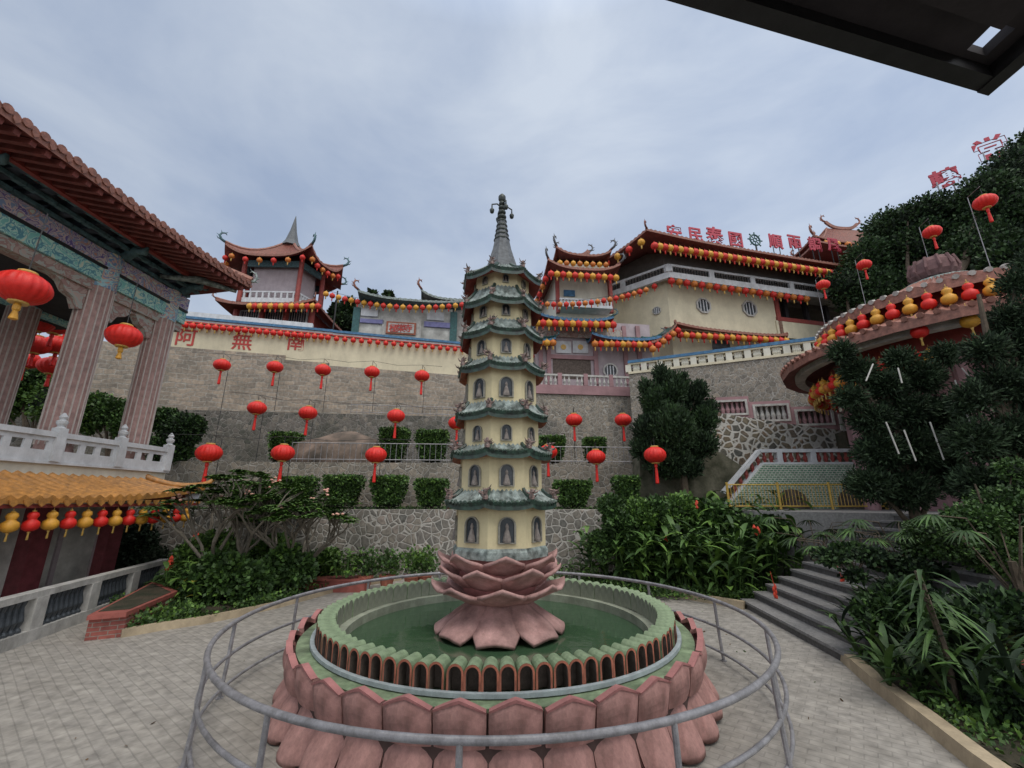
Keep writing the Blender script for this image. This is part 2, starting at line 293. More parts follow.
def obj(name, me, parent=None, loc=(0, 0, 0), rz=0, **tags):
    o = bpy.data.objects.new(name, me); COL.objects.link(o); o.parent = parent; o.location = loc; o.rotation_euler = (0, 0, rz)
    for k, v in tags.items(): o[k] = v
    return o
def thing(name, label, cat, loc=(0, 0, 0), rz=0, group=None):
    o = bpy.data.objects.new(name, None); COL.objects.link(o); o.location = loc; o.rotation_euler = (0, 0, rz); o.empty_display_size = .2
    o['label'] = label; o['category'] = cat
    if group: o['group'] = group
    return o
def fthing(name, label, cat, fr, group=None): return thing(name, label, cat, (fr.o[0], fr.o[1], 0), fr.a, group)
def copytree(o, parent=None):
    c = o.copy(); COL.objects.link(c); c.parent = parent
    for ch in list(o.children): copytree(ch, c)
    return c
ORD = ['first', 'second', 'third', 'fourth', 'fifth', 'sixth', 'seventh', 'eighth', 'ninth', 'tenth', 'eleventh', 'twelfth']
def ordn(i):
    if i < 12: return ORD[i]
    n = i + 1; return str(n) + ('th' if 10 < n % 100 < 14 else {1: 'st', 2: 'nd', 3: 'rd'}.get(n % 10, 'th'))
def lerp(a, b, t): return a + (b - a) * t

def arch_poly(cx, z0, w, h, n=8):
    r = w / 2; pts = [(cx - r, z0), (cx + r, z0)]
    for i in range(n + 1):
        a = math.pi * i / n; pts.append((cx + r * math.cos(a), z0 + h - r + r * math.sin(a)))
    return pts

# ------------------------------------------------------------ roofs
def roof_patch(mb, A, B, C, D, ribw=.3, m=6, sag=.3, lift=.4, amp=.04, thick=.12, mi=0, mu=1, me=2, seg=4):
    A, B, C, D = map(Vector, (A, B, C, D)); Lw = (B - A).length; ribs = max(2, round(Lw / ribw)); n = ribs * seg
    top = []; bot = []
    for j in range(m + 1):
        t = j / m
        for i in range(n + 1):
            s_ = i / n; p = lerp(lerp(A, B, s_), lerp(D, C, s_), t)
            e = abs(2 * s_ - 1); p.z += -sag * 4 * t * (1 - t) * .6 + lift * (e ** 3) * (1 - t) ** 2
            q = p.copy(); q.z -= thick
            p.z += amp * (.5 + .5 * math.cos(2 * math.pi * i / seg)) * (1 if e < .98 else .5)
            top.append(p); bot.append(q)
    w_ = n + 1; b = len(top); fs = []; fu = []
    for j in range(m):
        for i in range(n):
            a = j * w_ + i; fs.append((a, a + 1, a + 1 + w_, a + w_)); fu.append((a + w_, a + 1 + w_, a + 1, a))
    mb.add(top, fs, mi); mb.add(bot, fu, mu)
    edge = top[:w_] + bot[:w_]; mb.add(edge, [(i, w_ + i, w_ + i + 1, i + 1) for i in range(n)], me)
    side = [top[j * w_] for j in range(m + 1)] + [bot[j * w_] for j in range(m + 1)]; k = m + 1
    mb.add(side, [(j, j + 1, k + j + 1, k + j) for j in range(m)], me)
    side = [top[j * w_ + n] for j in range(m + 1)] + [bot[j * w_ + n] for j in range(m + 1)]
    mb.add(side, [(j, k + j, k + j + 1, j + 1) for j in range(m)], me)
def hip_line(A, D, sag, lift, m=8):
    pts = []
    for j in range(m + 1):
        t = j / m; p = lerp(Vector(A), Vector(D), t); p.z += -sag * 4 * t * (1 - t) * .6 + lift * (1 - t) ** 2; pts.append(p)
    return pts
def figure(s, seed):
    """spiky little porcelain dragon or warrior of a roof corner"""
    r = random.Random(seed); mb = MB(); mb.lathe([(.22 * s, 0), (.26 * s, .18 * s), (.15 * s, .45 * s), (.19 * s, .6 * s), (.14 * s, .78 * s), (.03 * s, .88 * s)], 7)
    for k in range(10):
        a = r.uniform(0, 6.28); z = r.uniform(.15, .75) * s; L = r.uniform(.35, .75) * s; c, q = math.cos(a), math.sin(a)
        mb.tube([(0, 0, z), (c * L * .6, q * L * .6, z + .15 * L), (c * L * .9, q * L * .9, z + r.uniform(.2, .7) * L)], [.1 * s, .07 * s, .02 * s], 4)
    return mb
def ornament(mb, p, d, s, mi=0):
    """curling dragon tail shape at a roof corner; d = outward direction"""
    p = Vector(p); d = Vector((d[0], d[1], 0)).normalized(); z = Vector((0, 0, 1))
    s *= .72
    c = [p, p + d * .35 * s + z * .15 * s, p + d * .55 * s + z * .5 * s, p + d * .4 * s + z * .85 * s, p + d * .1 * s + z * .95 * s, p - d * .05 * s + z * .78 * s]
    mb.tube(c, [.13 * s, .13 * s, .11 * s, .1 * s, .07 * s, .03 * s], 6, mi)
    mb.tube([c[1], c[1] + d * .3 * s + z * .02 * s, c[1] + d * .42 * s + z * .22 * s], [.07 * s, .05 * s, .02 * s], 5, mi)
    mb.tube([c[2], c[2] + d * .28 * s + z * .12 * s], [.06 * s, .015 * s], 4, mi)
    mb.tube([c[3], c[3] + d * .1 * s + z * .28 * s], [.05 * s, .015 * s], 4, mi)
    mb.tube([c[4], c[4] - d * .18 * s + z * .18 * s], [.05 * s, .015 * s], 4, mi)
def make_roof(parent, eave, top, ze, zt, sag=.3, lift=.5, ribw=.35, thick=.14, mats=None, ridge_mat=None, orn=.6, amp=.05, ridge_r=.09, m=6, skip=(), name='roof', spine=None, orn_mat=None):
    mats = mats or [m_redtile, m_rafter, m_redtile2]; ridge_mat = ridge_mat or m_redtile2
    mb = MB(); n = len(eave)
    for i in range(n):
        if i in skip: continue
        j = (i + 1) % n
        roof_patch(mb, (*eave[i], ze), (*eave[j], ze), (*top[j], zt), (*top[i], zt), ribw, m, sag, lift, amp, thick, 0, 1, 2)
    r = mb.build(name, mats, parent)
    rb = MB(); obs = []; cx = sum(e[0] for e in eave) / n; cy = sum(e[1] for e in eave) / n
    for i in range(n):
        ln = hip_line((*eave[i], ze + .04), (*top[i], zt + .04), sag, lift); rb.tube(ln, ridge_r, 6)
        if orn: ob = MB(); ornament(ob, ln[0], (eave[i][0] - cx, eave[i][1] - cy), orn); obs.append(ob)
    if spine:
        (x0, y0), (x1, y1) = spine; pts = []
        for k in range(13):
            t = k / 12; e = abs(2 * t - 1); pts.append((lerp(x0, x1, t), lerp(y0, y1, t), zt + .12 + .55 * orn * e ** 3))
        for a, b in zip(pts[:-1], pts[1:]): rb.beam(a, b, .18, .32)
        for pp, dd in ((pts[0], (x0 - x1, y0 - y1)), (pts[-1], (x1 - x0, y1 - y0))): ob = MB(); ornament(ob, pp, dd, orn * .9); obs.append(ob)
    rb.build('ridge', ridge_mat, r)
    for ob in obs: ob.build('ridge_ornament', orn_mat or m_redtile2, r, smooth=True)
    return r
def rect(x0, x1, y0, y1): return [(x0, y0), (x1, y0), (x1, y1), (x0, y1)]
def hip_rect(parent, x0, x1, y0, y1, ze, zt, inset, **k):
    ym = (y0 + y1) / 2; a, b = x0 + inset, x1 - inset
    return make_roof(parent, rect(x0, x1, y0, y1), [(a, ym), (b, ym), (b, ym), (a, ym)], ze, zt, spine=((a, ym), (b, ym)), **k)

# ------------------------------------------------------------ lanterns
def lantern_mesh(r, mi_body, squash=.76, ribs=18):
    mb = MB(); n = ribs * 4; vs = []; fs = []; K = 12
    for i in range(K + 1):
        a = math.pi * (.08 + .84 * i / K) - math.pi / 2
        for j in range(n):
            rr = r * (1 - .06 * (1 - abs(math.sin(math.pi * j / 4)))) * math.cos(a); t = 2 * math.pi * j / n; vs.append((rr * math.cos(t), rr * math.sin(t), r * squash * math.sin(a)))
    for i in range(K):
        for j in range(n): fs.append((i * n + j, i * n + (j + 1) % n, (i + 1) * n + (j + 1) % n, (i + 1) * n + j))
    fs.append(tuple(range(n))[::-1]); fs.append(tuple(K * n + j for j in range(n))); mb.add(vs, fs)
    return mb
def big_lantern(name, label, loc, r=.39, tassel='red', drop=.25, long=1.0):
    t = thing(name, label, 'lantern', loc)
    lantern_mesh(r, 0).build('lantern_body', m_lred, t, smooth=True)
    c = MB(); s = r * .76
    for z in (s * .93, -s * 1.03): c.lathe([(r * .34, z), (r * .36, z + s * .05), (r * .36, z + s * .12), (r * .33, z + s * .16)], 14)
    c.build('gold_cap', m_gold, t)
    k = MB(); k.tube([(0, 0, s), (0, 0, s + drop)], .012, 4)
    k.build('hanging_cord', m_black, t)
    q = MB(); z0 = -s * 1.0
    q.lathe([(r * .1, z0), (r * .14, z0 - .05), (r * .14, z0 - .12), (r * .09, z0 - .15), (r * .12, z0 - .2), (r * .17, z0 - .2 - r * 1.2 * long), (r * .1, z0 - .21 - r * 1.25 * long)], 10)
    q.build('tassel', m_lred if tassel == 'red' else m_lyel, t)
    return t
SMALL = {}
def small_mesh(kind, r):
    key = (kind, round(r, 3))
    if key in SMALL: return SMALL[key]
    mb = MB()
    col = {'r': m_lred2, 'y': m_lyel, 'o': m_lora, 'R': m_lred}[kind[0]]
    if kind[1] == 'g':   # gourd shape
        mb.lathe([(r * .2, r * 1.95), (r * .55, r * 1.75), (r * .68, r * 1.35), (r * .5, r * .95), (r * .5, r * .85), (r * .9, r * .5), (r, 0), (r * .88, -r * .45), (r * .4, -r * .75)], 14)
        mb.lathe([(r * .12, -r * .75), (r * .2, -r * .9), (r * .1, -r * 1.1), (r * .16, -r * 1.9), (r * .1, -r * 1.95)], 8, mi=1)
        mb.lathe([(r * .25, r * 1.95), (r * .25, r * 2.1)], 8, mi=1); mb.tube([(0, 0, r * 2.05), (0, 0, r * 2.6)], r * .05, 4, 1)
    else:
        mb.lathe([(r * .35, r * .85), (r * .8, r * .6), (r, 0), (r * .8, -r * .6), (r * .35, -r * .85)], 12)
        mb.lathe([(r * .3, r * .85), (r * .3, r * 1.05)], 8, mi=1); mb.tube([(0, 0, r), (0, 0, r * 1.5)], r * .05, 4, 1)
        mb.lathe([(r * .14, -r * .85), (r * .22, -r * 1.0), (r * .18, -r * 1.9), (r * .1, -r * 1.95)], 6, mi=1)
    o = mb.build('tmp', [col, m_gold if kind[0] != 'r' else m_lred2], smooth=True); me = o.data; bpy.data.objects.remove(o); SMALL[key] = me; return me
CN = {'r': 'red', 'y': 'yellow', 'o': 'orange', 'R': 'bright red'}
def row(points, kinds, r, where, group, name='small_lantern', jit=.0, wire=None):
    """a row of lanterns; points are world coordinates of the lantern centres"""
    for i, p in enumerate(points):
        k = kinds[i % len(kinds)]
        q = Vector(p) + Vector((rnd.uniform(-jit, jit), 0, rnd.uniform(-jit, jit)))
        obj(name, small_mesh(k, r), None, q, rnd.uniform(0, 3), label='%s from left, %s lantern %s' % (ordn(i), CN[k[0]], where), category='lantern', group=group)
    if wire:
        mb = MB(); mb.tube([Vector(p) + Vector((0, 0, r * 1.5)) for p in points], .012, 4); o = mb.build('lantern_wire', m_black); o['label'] = wire; o['category'] = 'wire'
def fline(fr, a, b, n, dep=0, sagz=0):
    (s0, z0), (s1, z1) = fr.sz(*a, dep), fr.sz(*b, dep)
    return [fr.w(lerp(s0, s1, i / (n - 1)), dep, lerp(z0, z1, i / (n - 1)) - sagz * 4 * (i / (n - 1)) * (1 - i / (n - 1))) for i in range(n)]

# ------------------------------------------------------------ text
def glyph(ch, size, thick, M, name, m, bold=.0):
    cu = bpy.data.curves.new(name, 'FONT'); cu.body = ch; cu.size = size; cu.extrude = thick / 2; cu.offset = bold * size; cu.align_x = 'CENTER'; cu.align_y = 'CENTER'
    o = bpy.data.objects.new(name, cu); COL.objects.link(o); bpy.context.view_layer.update()
    me = bpy.data.meshes.new_from_object(o.evaluated_get(bpy.context.evaluated_depsgraph_get())); bpy.data.objects.remove(o)
    me.materials.clear(); me.materials.append(m)
    xs = [v.co.x for v in me.vertices] or [0]; ys = [v.co.y for v in me.vertices] or [0]; cx = (min(xs) + max(xs)) / 2; cy = (min(ys) + max(ys)) / 2
    me.transform(M @ Matrix.Rotation(R(90), 4, 'X') @ Matrix.Translation((-cx, -cy, 0)))
    r = bpy.data.objects.new(name, me); COL.objects.link(r); return r

# ------------------------------------------------------------ foliage
def leafquad(V, F, Mi, p, s, mi, asp=.45, dirv=None):
    d = dirv or Vector((rnd.gauss(0, 1), rnd.gauss(0, 1), rnd.gauss(0, .7)))
    d = d.normalized(); a = d.cross(Vector((rnd.gauss(0, 1), rnd.gauss(0, 1), rnd.gauss(0, 1)))).normalized() * s * asp
    d = d * s; b = len(V)
    V += [p, p + d * .5 + a, p + d, p + d * .5 - a]; F.append((b, b + 1, b + 2, b + 3)); Mi.append(mi)
def finish(V, F, Mi, name, mats, parent=None, **tags):
    mb = MB(); mb.v = [tuple(v) for v in V]; mb.f = F; mb.m = Mi; return mb.build(name, mats, parent, **tags)
def crown(blobs, n, size, mats=3, shell=.55, up=0.0, asp=.38):
    """leaves scattered in uneven ellipsoid clumps, more of them towards each clump's skin"""
    V, F, Mi = [], [], []; tot = sum(b[3] * b[4] * b[5] for b in blobs)
    for (x, y, z, rx, ry, rz) in blobs:
        k = int(n * rx * ry * rz / tot) + 20
        base = rnd.random()
        for _ in range(k):
            d = Vector((rnd.gauss(0, 1), rnd.gauss(0, 1), rnd.gauss(0, 1))).normalized(); r = (shell + (1 - shell) * rnd.random()) * (1 + rnd.gauss(0, .08))
            p = Vector((x + d.x * rx * r, y + d.y * ry * r, z + d.z * rz * r))
            dv = Vector((d.x + rnd.gauss(0, .6), d.y + rnd.gauss(0, .6), d.z + up + rnd.gauss(0, .6)))
            q = rnd.random() * .6 + base * .4; mi = 0 if q < .42 else (1 if q < .8 else 2)
            leafquad(V, F, Mi, p, size * rnd.uniform(.6, 1.3), min(mi, mats - 1), asp, dv)
    return V, F, Mi
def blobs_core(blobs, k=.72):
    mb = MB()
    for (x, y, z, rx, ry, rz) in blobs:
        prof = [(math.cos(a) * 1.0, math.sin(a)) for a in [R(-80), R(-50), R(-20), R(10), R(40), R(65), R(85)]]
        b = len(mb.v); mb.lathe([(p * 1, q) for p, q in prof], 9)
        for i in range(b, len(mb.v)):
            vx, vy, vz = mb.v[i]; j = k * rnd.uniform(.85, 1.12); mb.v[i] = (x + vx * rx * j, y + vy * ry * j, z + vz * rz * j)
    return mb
def hedge_bush(label, x, y, z, wt, h, d=.8, mats=(G1, G2, G3), group=None):
    t = thing('clipped_shrub', label, 'shrub', (x, y, z), 0, group)
    V, F, Mi = [], [], []; wb = wt * .62
    cnt = int(1500 * wt * h) + 500
    for _ in range(cnt):
        q = rnd.random() ** .8; hz = h * (.15 + .85 * q); w_ = lerp(wb, wt, min(1, q * 1.25)) * (1 + rnd.gauss(0, .03)) * (1 - .12 * max(0, q - .85) / .15)
        f = rnd.random()
        if f < .45: a = rnd.uniform(-.5, .5); p = Vector((a * w_, -d / 2 * (1 - .25 * (abs(a) * 2) ** 4) * rnd.uniform(.86, 1.05), hz)); nv = Vector((0, -1, .3))
        elif f < .75: p = Vector((rnd.uniform(-.5, .5) * wt, rnd.uniform(-.5, .5) * d, h * (1 - .05 * rnd.random() ** 2 + rnd.gauss(0, .02)))); nv = Vector((0, 0, 1))
        else: sg = rnd.choice((-1, 1)); p = Vector((sg * w_ / 2 * rnd.uniform(.88, 1.03), rnd.uniform(-.5, .5) * d, hz)); nv = Vector((sg, 0, .3))
        nv = nv + Vector((rnd.gauss(0, .8), rnd.gauss(0, .8), rnd.gauss(0, .8)))
        leafquad(V, F, Mi, p, .1 * rnd.uniform(.6, 1.2), 0 if rnd.random() < .5 - .25 * q else (1 if rnd.random() < .85 - .3 * (q > .9) else 2), .4, nv)
    finish(V, F, Mi, 'foliage', list(mats), t)
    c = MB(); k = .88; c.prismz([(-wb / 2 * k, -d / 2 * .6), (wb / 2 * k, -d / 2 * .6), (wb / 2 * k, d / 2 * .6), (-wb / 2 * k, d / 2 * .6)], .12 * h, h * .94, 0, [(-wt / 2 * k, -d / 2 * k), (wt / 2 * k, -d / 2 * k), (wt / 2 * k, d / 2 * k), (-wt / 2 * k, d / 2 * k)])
    c.build('shade_core', G6, t)  # added solid core, shade-coloured, closes the gaps between the leaves
    s = MB(); s.tube([(0, 0, -.05), (0.02, 0, h * .3)], .05, 6); s.build('stem', m_wood, t)
    return t
def tree(name, label, cat, base, blobs, n, size, mats, trunk_r=.2, up=0, core=.7, group=None, limbs=True, shell=.55, asp=.38):
    """blobs relative to base"""
    t = thing(name, label, cat, base, 0, group)
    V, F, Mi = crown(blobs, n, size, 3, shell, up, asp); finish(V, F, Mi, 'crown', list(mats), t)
    if core: blobs_core(blobs, core).build('crown_shade_core', G6, t)  # added solid cores in a shadow colour block the view through the crown
    mb = MB(); zt = max(b[2] for b in blobs); xt = sum(b[0] for b in blobs) / len(blobs); yt = sum(b[1] for b in blobs) / len(blobs)
    mid = Vector((xt * .4, yt * .4, zt * .5)); mb.tube([(0, 0, -.2), (xt * .12, yt * .12, zt * .22), mid, (xt, yt, zt * .92)], [trunk_r, trunk_r * .85, trunk_r * .6, trunk_r * .2], 8)
    if limbs:
        for b in blobs:
            f = Vector((xt * .2, yt * .2, min(b[2] * .6, zt * .5))); mb.tube([f, (f + Vector(b[:3])) / 2 + Vector((0, 0, .1)), Vector(b[:3])], [trunk_r * .45, trunk_r * .3, trunk_r * .12], 6)
    mb.build('trunk', m_wood, t)
    return t
def blade(mb, base, dirxy, L, w, rise, droop, mi=0, n=6):
    """one long arching leaf with a folded midrib"""
    d = Vector((dirxy[0], dirxy[1], 0)).normalized(); s = Vector((-d.y, d.x, 0)); vs = []; fs = []
    for i in range(n + 1):
        t = i / n; p = Vector(base) + d * (L * t * (.55 + .35 * t)) + Vector((0, 0, rise * t - droop * t * t)); ww = w * math.sin(math.pi * min(1, .08 + t * .92)) ** .8
        vs += [p - s * ww + Vector((0, 0, ww * .35)), p, p + s * ww + Vector((0, 0, ww * .35))]
    for i in range(n):
        a = 3 * i; fs += [(a, a + 1, a + 4, a + 3), (a + 1, a + 2, a + 5, a + 4)]
    mb.add(vs, fs, mi)
def leafy_clump(name, label, cat, x, y, z, h, spread, stems, L=.5, w=.07, mats=(G1, G2, G3), group=None, flowers=0, fm=None, per=7, rise=.25, droop=.5):
    t = thing(name, label, cat, (x, y, z), 0, group); mb = MB(); st = MB(); fl = MB()
    for k in range(stems):
        a = rnd.uniform(0, 6.28); r = spread * rnd.random() ** .6 * .55; lean = spread * .5; bx, by = r * math.cos(a), r * math.sin(a); hh = h * rnd.uniform(.6, 1)
        tx, ty = bx + lean * math.cos(a) * rnd.random(), by + lean * math.sin(a) * rnd.random()
        P = [Vector((bx, by, 0)), Vector(((bx + tx) / 2, (by + ty) / 2, hh * .55)), Vector((tx, ty, hh * .93))]
        st.tube(P, [.022, .018, .01], 5)
        for q in range(per):
            f = .25 + .75 * q / (per - 1); p = lerp(P[0], P[2], f) + Vector((rnd.gauss(0, .01), 0, 0)); aa = a + q * 2.4 + rnd.uniform(-.4, .4)
            LL = L * rnd.uniform(.7, 1.15); blade(mb, p, (math.cos(aa), math.sin(aa)), LL, w * rnd.uniform(.7, 1.2), LL * rise * rnd.uniform(1, 2.4), LL * droop * rnd.uniform(.5, 1.4), rnd.choices((0, 1, 2), (3, 5, 2))[0])
        if k < flowers:
            p = P[2]
            for q in range(5): fl.lathe([(.012, 0), (.05, .05), (.012, .12)], 6, (p.x + rnd.gauss(0, .03), p.y + rnd.gauss(0, .03), p.z + .03 + q * .035))
    mb.build('leaves', list(mats), t, smooth=True); st.build('stems', G2, t)
    if flowers: fl.build('flower', fm or m_flr, t)
    return t
#@@STRUCT
# ------------------------------------------------------------ ground and terraces
def sheet(name, x0, x1, y0, y1, z, m, nx=1, ny=1, bump=0):
    mb = MB(); vs = []; 
    for j in range(ny + 1):
        for i in range(nx + 1): vs.append((lerp(x0, x1, i / nx), lerp(y0, y1, j / ny), z + (rnd.uniform(-bump, bump) if bump else 0)))
    fs = [(j * (nx + 1) + i, j * (nx + 1) + i + 1, (j + 1) * (nx + 1) + i + 1, (j + 1) * (nx + 1) + i) for j in range(ny) for i in range(nx)]
    mb.add(vs, fs); return mb.build(name, m, kind='structure')
sheet('ground', -300, 300, -60, 400, -.05, m_soil)
sheet('courtyard_paving', -16, 14, -6, 14.6, 0, m_paver)
# garden soil behind the kerbs
KL = [gr(120, 637), gr(160, 630), gr(200, 624), gr(235, 617), gr(275, 608), gr(315, 597), gr(345, 588), gr(400, 580)]
def soil_bed(pts, z=.07):
    mb = MB(); mb.prismz([(p[0], p[1]) for p in pts], -.03, z); return mb.build('garden_soil', m_soil, kind='structure')
soil_bed([p for p in KL] + [Vector((-3.6, 14.6, 0)), Vector((-12.5, 14.6, 0)), Vector((-10.2, 11.2, 0))])
KB = [gr(672, 596), gr(705, 602), gr(745, 609)]
soil_bed([gr(640, 590), KB[0], KB[1], KB[2], Vector((6.6, 11.2, 0)), Vector((7.4, 14.6, 0)), Vector((2.0, 14.6, 0))])
KR = [gr(846, 660), gr(880, 690), gr(930, 728), gr(985, 772), gr(1040, 812), gr(1110, 860)]
soil_bed([KR[0], *KR[1:], Vector((11, 2.5, 0)), Vector((13, 8, 0)), Vector((6.0, 7.9, 0))])
def kerb(pts, label, w_=.17, h=.13):
    mb = MB(); n = len(pts)
    L_ = [];
    for i, p in enumerate(pts):
        d = (pts[min(i + 1, n - 1)] - pts[max(i - 1, 0)]).normalized(); s = Vector((-d.y, d.x, 0)) * w_ / 2; L_.append((p - s, p + s))
    for i in range(n - 1):
        a, b = L_[i], L_[i + 1]; g = .002
        zb, zt = Vector((0, 0, -.02)), Vector((0, 0, h)); sh = .02
        ia = (a[1] - a[0]).normalized() * sh; ib = (b[1] - b[0]).normalized() * sh
        mb.hexa([a[0] + zb, a[1] + zb, b[1] + zb, b[0] + zb], [a[0] + zt + ia, a[1] + zt - ia, b[1] + zt - ib, b[0] + zt + ib])
    return mb.build('kerb', m_kerb, label=label, category='kerb')
kerb(KL, 'sandstone kerb curving along the left flower bed')
kerb(KB, 'short sandstone kerb between the pool railing and the steps', h=.16)
kerb(KR, 'straight sandstone kerb edging the shady bed at right', h=.15, w_=.2)
# terraces cut into the hillside
def solid(name, poly, z0, z1, m, **t):
    mb = MB(); mb.prismz(poly, z0, z1); return mb.build(name, m, **t)
W1 = Fr(0, 14.5, 0); W2 = Fr(-1.9, 17, 5); W3 = Fr(-2.6, 21.4, 8); W4 = Fr(-3.0, 24.4, 15)
def quad(fr, x0, x1, y0, y1): return [tuple(fr.w(x, y, 0)[:2]) for x, y in ((x0, y0), (x1, y0), (x1, y1), (x0, y1))]
def wallthing(fr, x0, x1, z0, z1, m, label, name='retaining_wall', th=.5, cap=None, cap_h=.12, capm=None, topz=None):
    t = fthing(name, label, 'wall', fr)
    mb = MB(); mb.box(x0, x1, 0, th, z0, z1); mb.build('masonry', m, t)
    if cap: c = MB(); c.box(x0, x1, -.05, th + .05, z1, z1 + cap_h); c.build('coping', capm or cap, t)
    return t
wallthing(W1, -24, 7.4, -.02, 2.1, m_rub1, 'low light rubble retaining wall behind the pool and flower beds')
solid('terrace', [tuple(W1.w(x, .5, 0)[:2]) for x in (-24, 7.4)] + [(9, 30), (-34, 30)], 0, 2.05, m_soil, kind='structure')
wallthing(W2, -28, 10, 1.5, 3.8, m_rub4, 'grey rubble retaining wall behind the lower row of clipped bushes')
solid('terrace', [tuple(W2.w(x, .5, 0)[:2]) for x in (-28, 10)] + [(12, 40), (-40, 40)], 1.9, 3.78, m_soil, kind='structure')
wallthing(W3, -34, 5.0, 3.5, 6.5, m_rub2, 'dark mossy rubble retaining wall behind the boulder')
solid('terrace', [tuple(W3.w(x, .5, 0)[:2]) for x in (-34, 5)] + [(6, 45), (-45, 45)], 3.6, 6.45, m_soil, kind='structure')
t4 = wallthing(W4, -19, 3.4, 6.2, 9.35, m_block, 'high squared stone wall below the cream wall', th=.8)
solid('terrace', [tuple(W4.w(x, .9, 0)[:2]) for x in (-19, 3.4)] + [(3.4, 60), (-40, 60)], 6.3, 9.3, m_soil, kind='structure')
solid('hillside', [(2, 27), (26, 27), (60, 40), (60, 90), (0, 90)], 2, 9.6, m_soil, kind='structure')
solid('hillside', [(13, 16.5), (32, 10), (60, 30), (60, 60), (24, 34), (14, 22)], 0, 5, m_soil, kind='structure')

# ------------------------------------------------------------ lotus pool
PC = Vector((-.2, 6.83, 0))
pool = thing('lotus_pool', 'round raised pool ringed with pink lotus petals and green arched tiles', 'pool', PC)
def ring(mb, r0, r1, z0, z1, n=96, mi=0):
    vs = []
    for r, z in ((r0, z0), (r1, z0), (r1, z1), (r0, z1)):
        for j in range(n): a = 2 * math.pi * j / n; vs.append((r * math.cos(a), r * math.sin(a), z))
    fs = [(k * n + j, k * n + (j + 1) % n, ((k + 1) % 4) * n + (j + 1) % n, ((k + 1) % 4) * n + j) for k in range(4) for j in range(n)]
    mb.add(vs, fs, mi)
mb = MB(); ring(mb, 2.62, 2.742, 0, .66); mb.build('basin_wall', m_groove, pool, smooth=False)
mb = MB(); ring(mb, 2.30, 2.735, .6, .69); mb.build('green_ledge', m_mossgreen, pool)
mb = MB(); ring(mb, 2.53, 2.58, .702, .74); mb.build('pale_curb', mat('chalky_blue_curb', (.38, .44, .46), .8, .2, 8, .1, grime=.3), pool)
mb = MB(); ring(mb, 2.18, 2.345, .0, .70); mb.build('inner_ledge', m_concrete2, pool)
NP = 36; da = 2 * math.pi / NP
def upper_petal():
    mb = MB(); ns, ntt = 8, 6; F_ = []; 
    def P_(s, t, off=0.0):
        zt = .705 + .085 * (1 - abs(s) ** 1.2); z = lerp(.425, zt, t); a = s * da * (.486 - .02 * (1 - t) ** 2 - .012 * t ** 4)
        r = 2.775 + .075 * (1 - s * s) * math.sin(math.pi * (.15 + .8 * t)) + .05 * t + off
        return (r * math.cos(a), r * math.sin(a), z)
    fr_ = [P_(-1 + 2 * i / ns, j / ntt) for j in range(ntt + 1) for i in range(ns + 1)]
    mb.add(fr_, [(j * (ns + 1) + i, j * (ns + 1) + i + 1, (j + 1) * (ns + 1) + i + 1, (j + 1) * (ns + 1) + i) for j in range(ntt) for i in range(ns)], 0)
    # raised rim along the top edge
    e0 = [P_(-1 + 2 * i / ns, 1) for i in range(ns + 1)]
    k = ns + 1
    q = [P_(-1 + 2 * i / ns, .95, .012) for i in range(k)] + [tuple(a + b for a, b in zip(P_(-1 + 2 * i / ns, 1, .02), (0, 0, .006))) for i in range(k)] + [tuple(a + b for a, b in zip(P_(-1 + 2 * i / ns, 1, -.055), (0, 0, .004))) for i in range(k)] + [P_(-1 + 2 * i / ns, .86, -.06) for i in range(k)]
    mb.add(q, [(r_ * k + i, r_ * k + i + 1, (r_ + 1) * k + i + 1, (r_ + 1) * k + i) for r_ in range(3) for i in range(ns)], 1)
    for sgn in (-1, 1):
        a = [P_(sgn, j / ntt) for j in range(ntt + 1)] + [P_(sgn, j / ntt, -.07) for j in range(ntt + 1)]; n_ = ntt + 1
        mb.add(a, [(j, j + 1, n_ + j + 1, n_ + j) for j in range(ntt)], 0)
    return mb
def lower_petal():
    mb = MB(); ns, ntt = 8, 8; w_ = ns + 1
    def P_(s, t, dz=0.0):
        a = s * da * (.488 - .05 * t ** 4); R1 = 2.97 - .13 * abs(s) ** 3; r = lerp(2.70, R1, t)
        z = .45 - .36 * t ** .75 + .06 * (1 - s * s) * math.sin(math.pi * min(1, .25 + t * .7)) - .02 * (t > .95) + dz
        return (r * math.cos(a), r * math.sin(a), z)
    top = [P_(-1 + 2 * i / ns, j / ntt) for j in range(ntt + 1) for i in range(w_)]; bot = [P_(-1 + 2 * i / ns, j / ntt, -.055) for j in range(ntt + 1) for i in range(w_)]
    b = len(top); fs = []
    for j in range(ntt):
        for i in range(ns): a = j * w_ + i; fs.append((a, a + w_, a + w_ + 1, a + 1)); fs.append((b + a, b + a + 1, b + a + w_ + 1, b + a + w_))
    for i in range(ns): a = ntt * w_ + i; fs.append((a, b + a, b + a + 1, a + 1))
    for j in range(ntt):
        for e in (0, ns): a = j * w_ + e; fs.append((a, a + w_, b + a + w_, b + a) if e == 0 else (a, b + a, b + a + w_, a + w_))
    mb.add(top + bot, fs); return mb
pu = upper_petal().build('upper_petal', [m_pink, m_pinkedge], pool, smooth=False); pl = lower_petal().build('lower_petal', m_pink, pool, smooth=True)
for k in range(NP):
    a = R(-85) + k * da + rnd.gauss(0, .0015)
    for o in (pu, pl):
        c = o if k == 0 else o.copy()
        if k: COL.objects.link(c); c.parent = pool
        c.rotation_euler = (rnd.gauss(0, .003), rnd.gauss(0, .004), a); c.location = (rnd.gauss(0, .004), rnd.gauss(0, .004), rnd.gauss(0, .005))
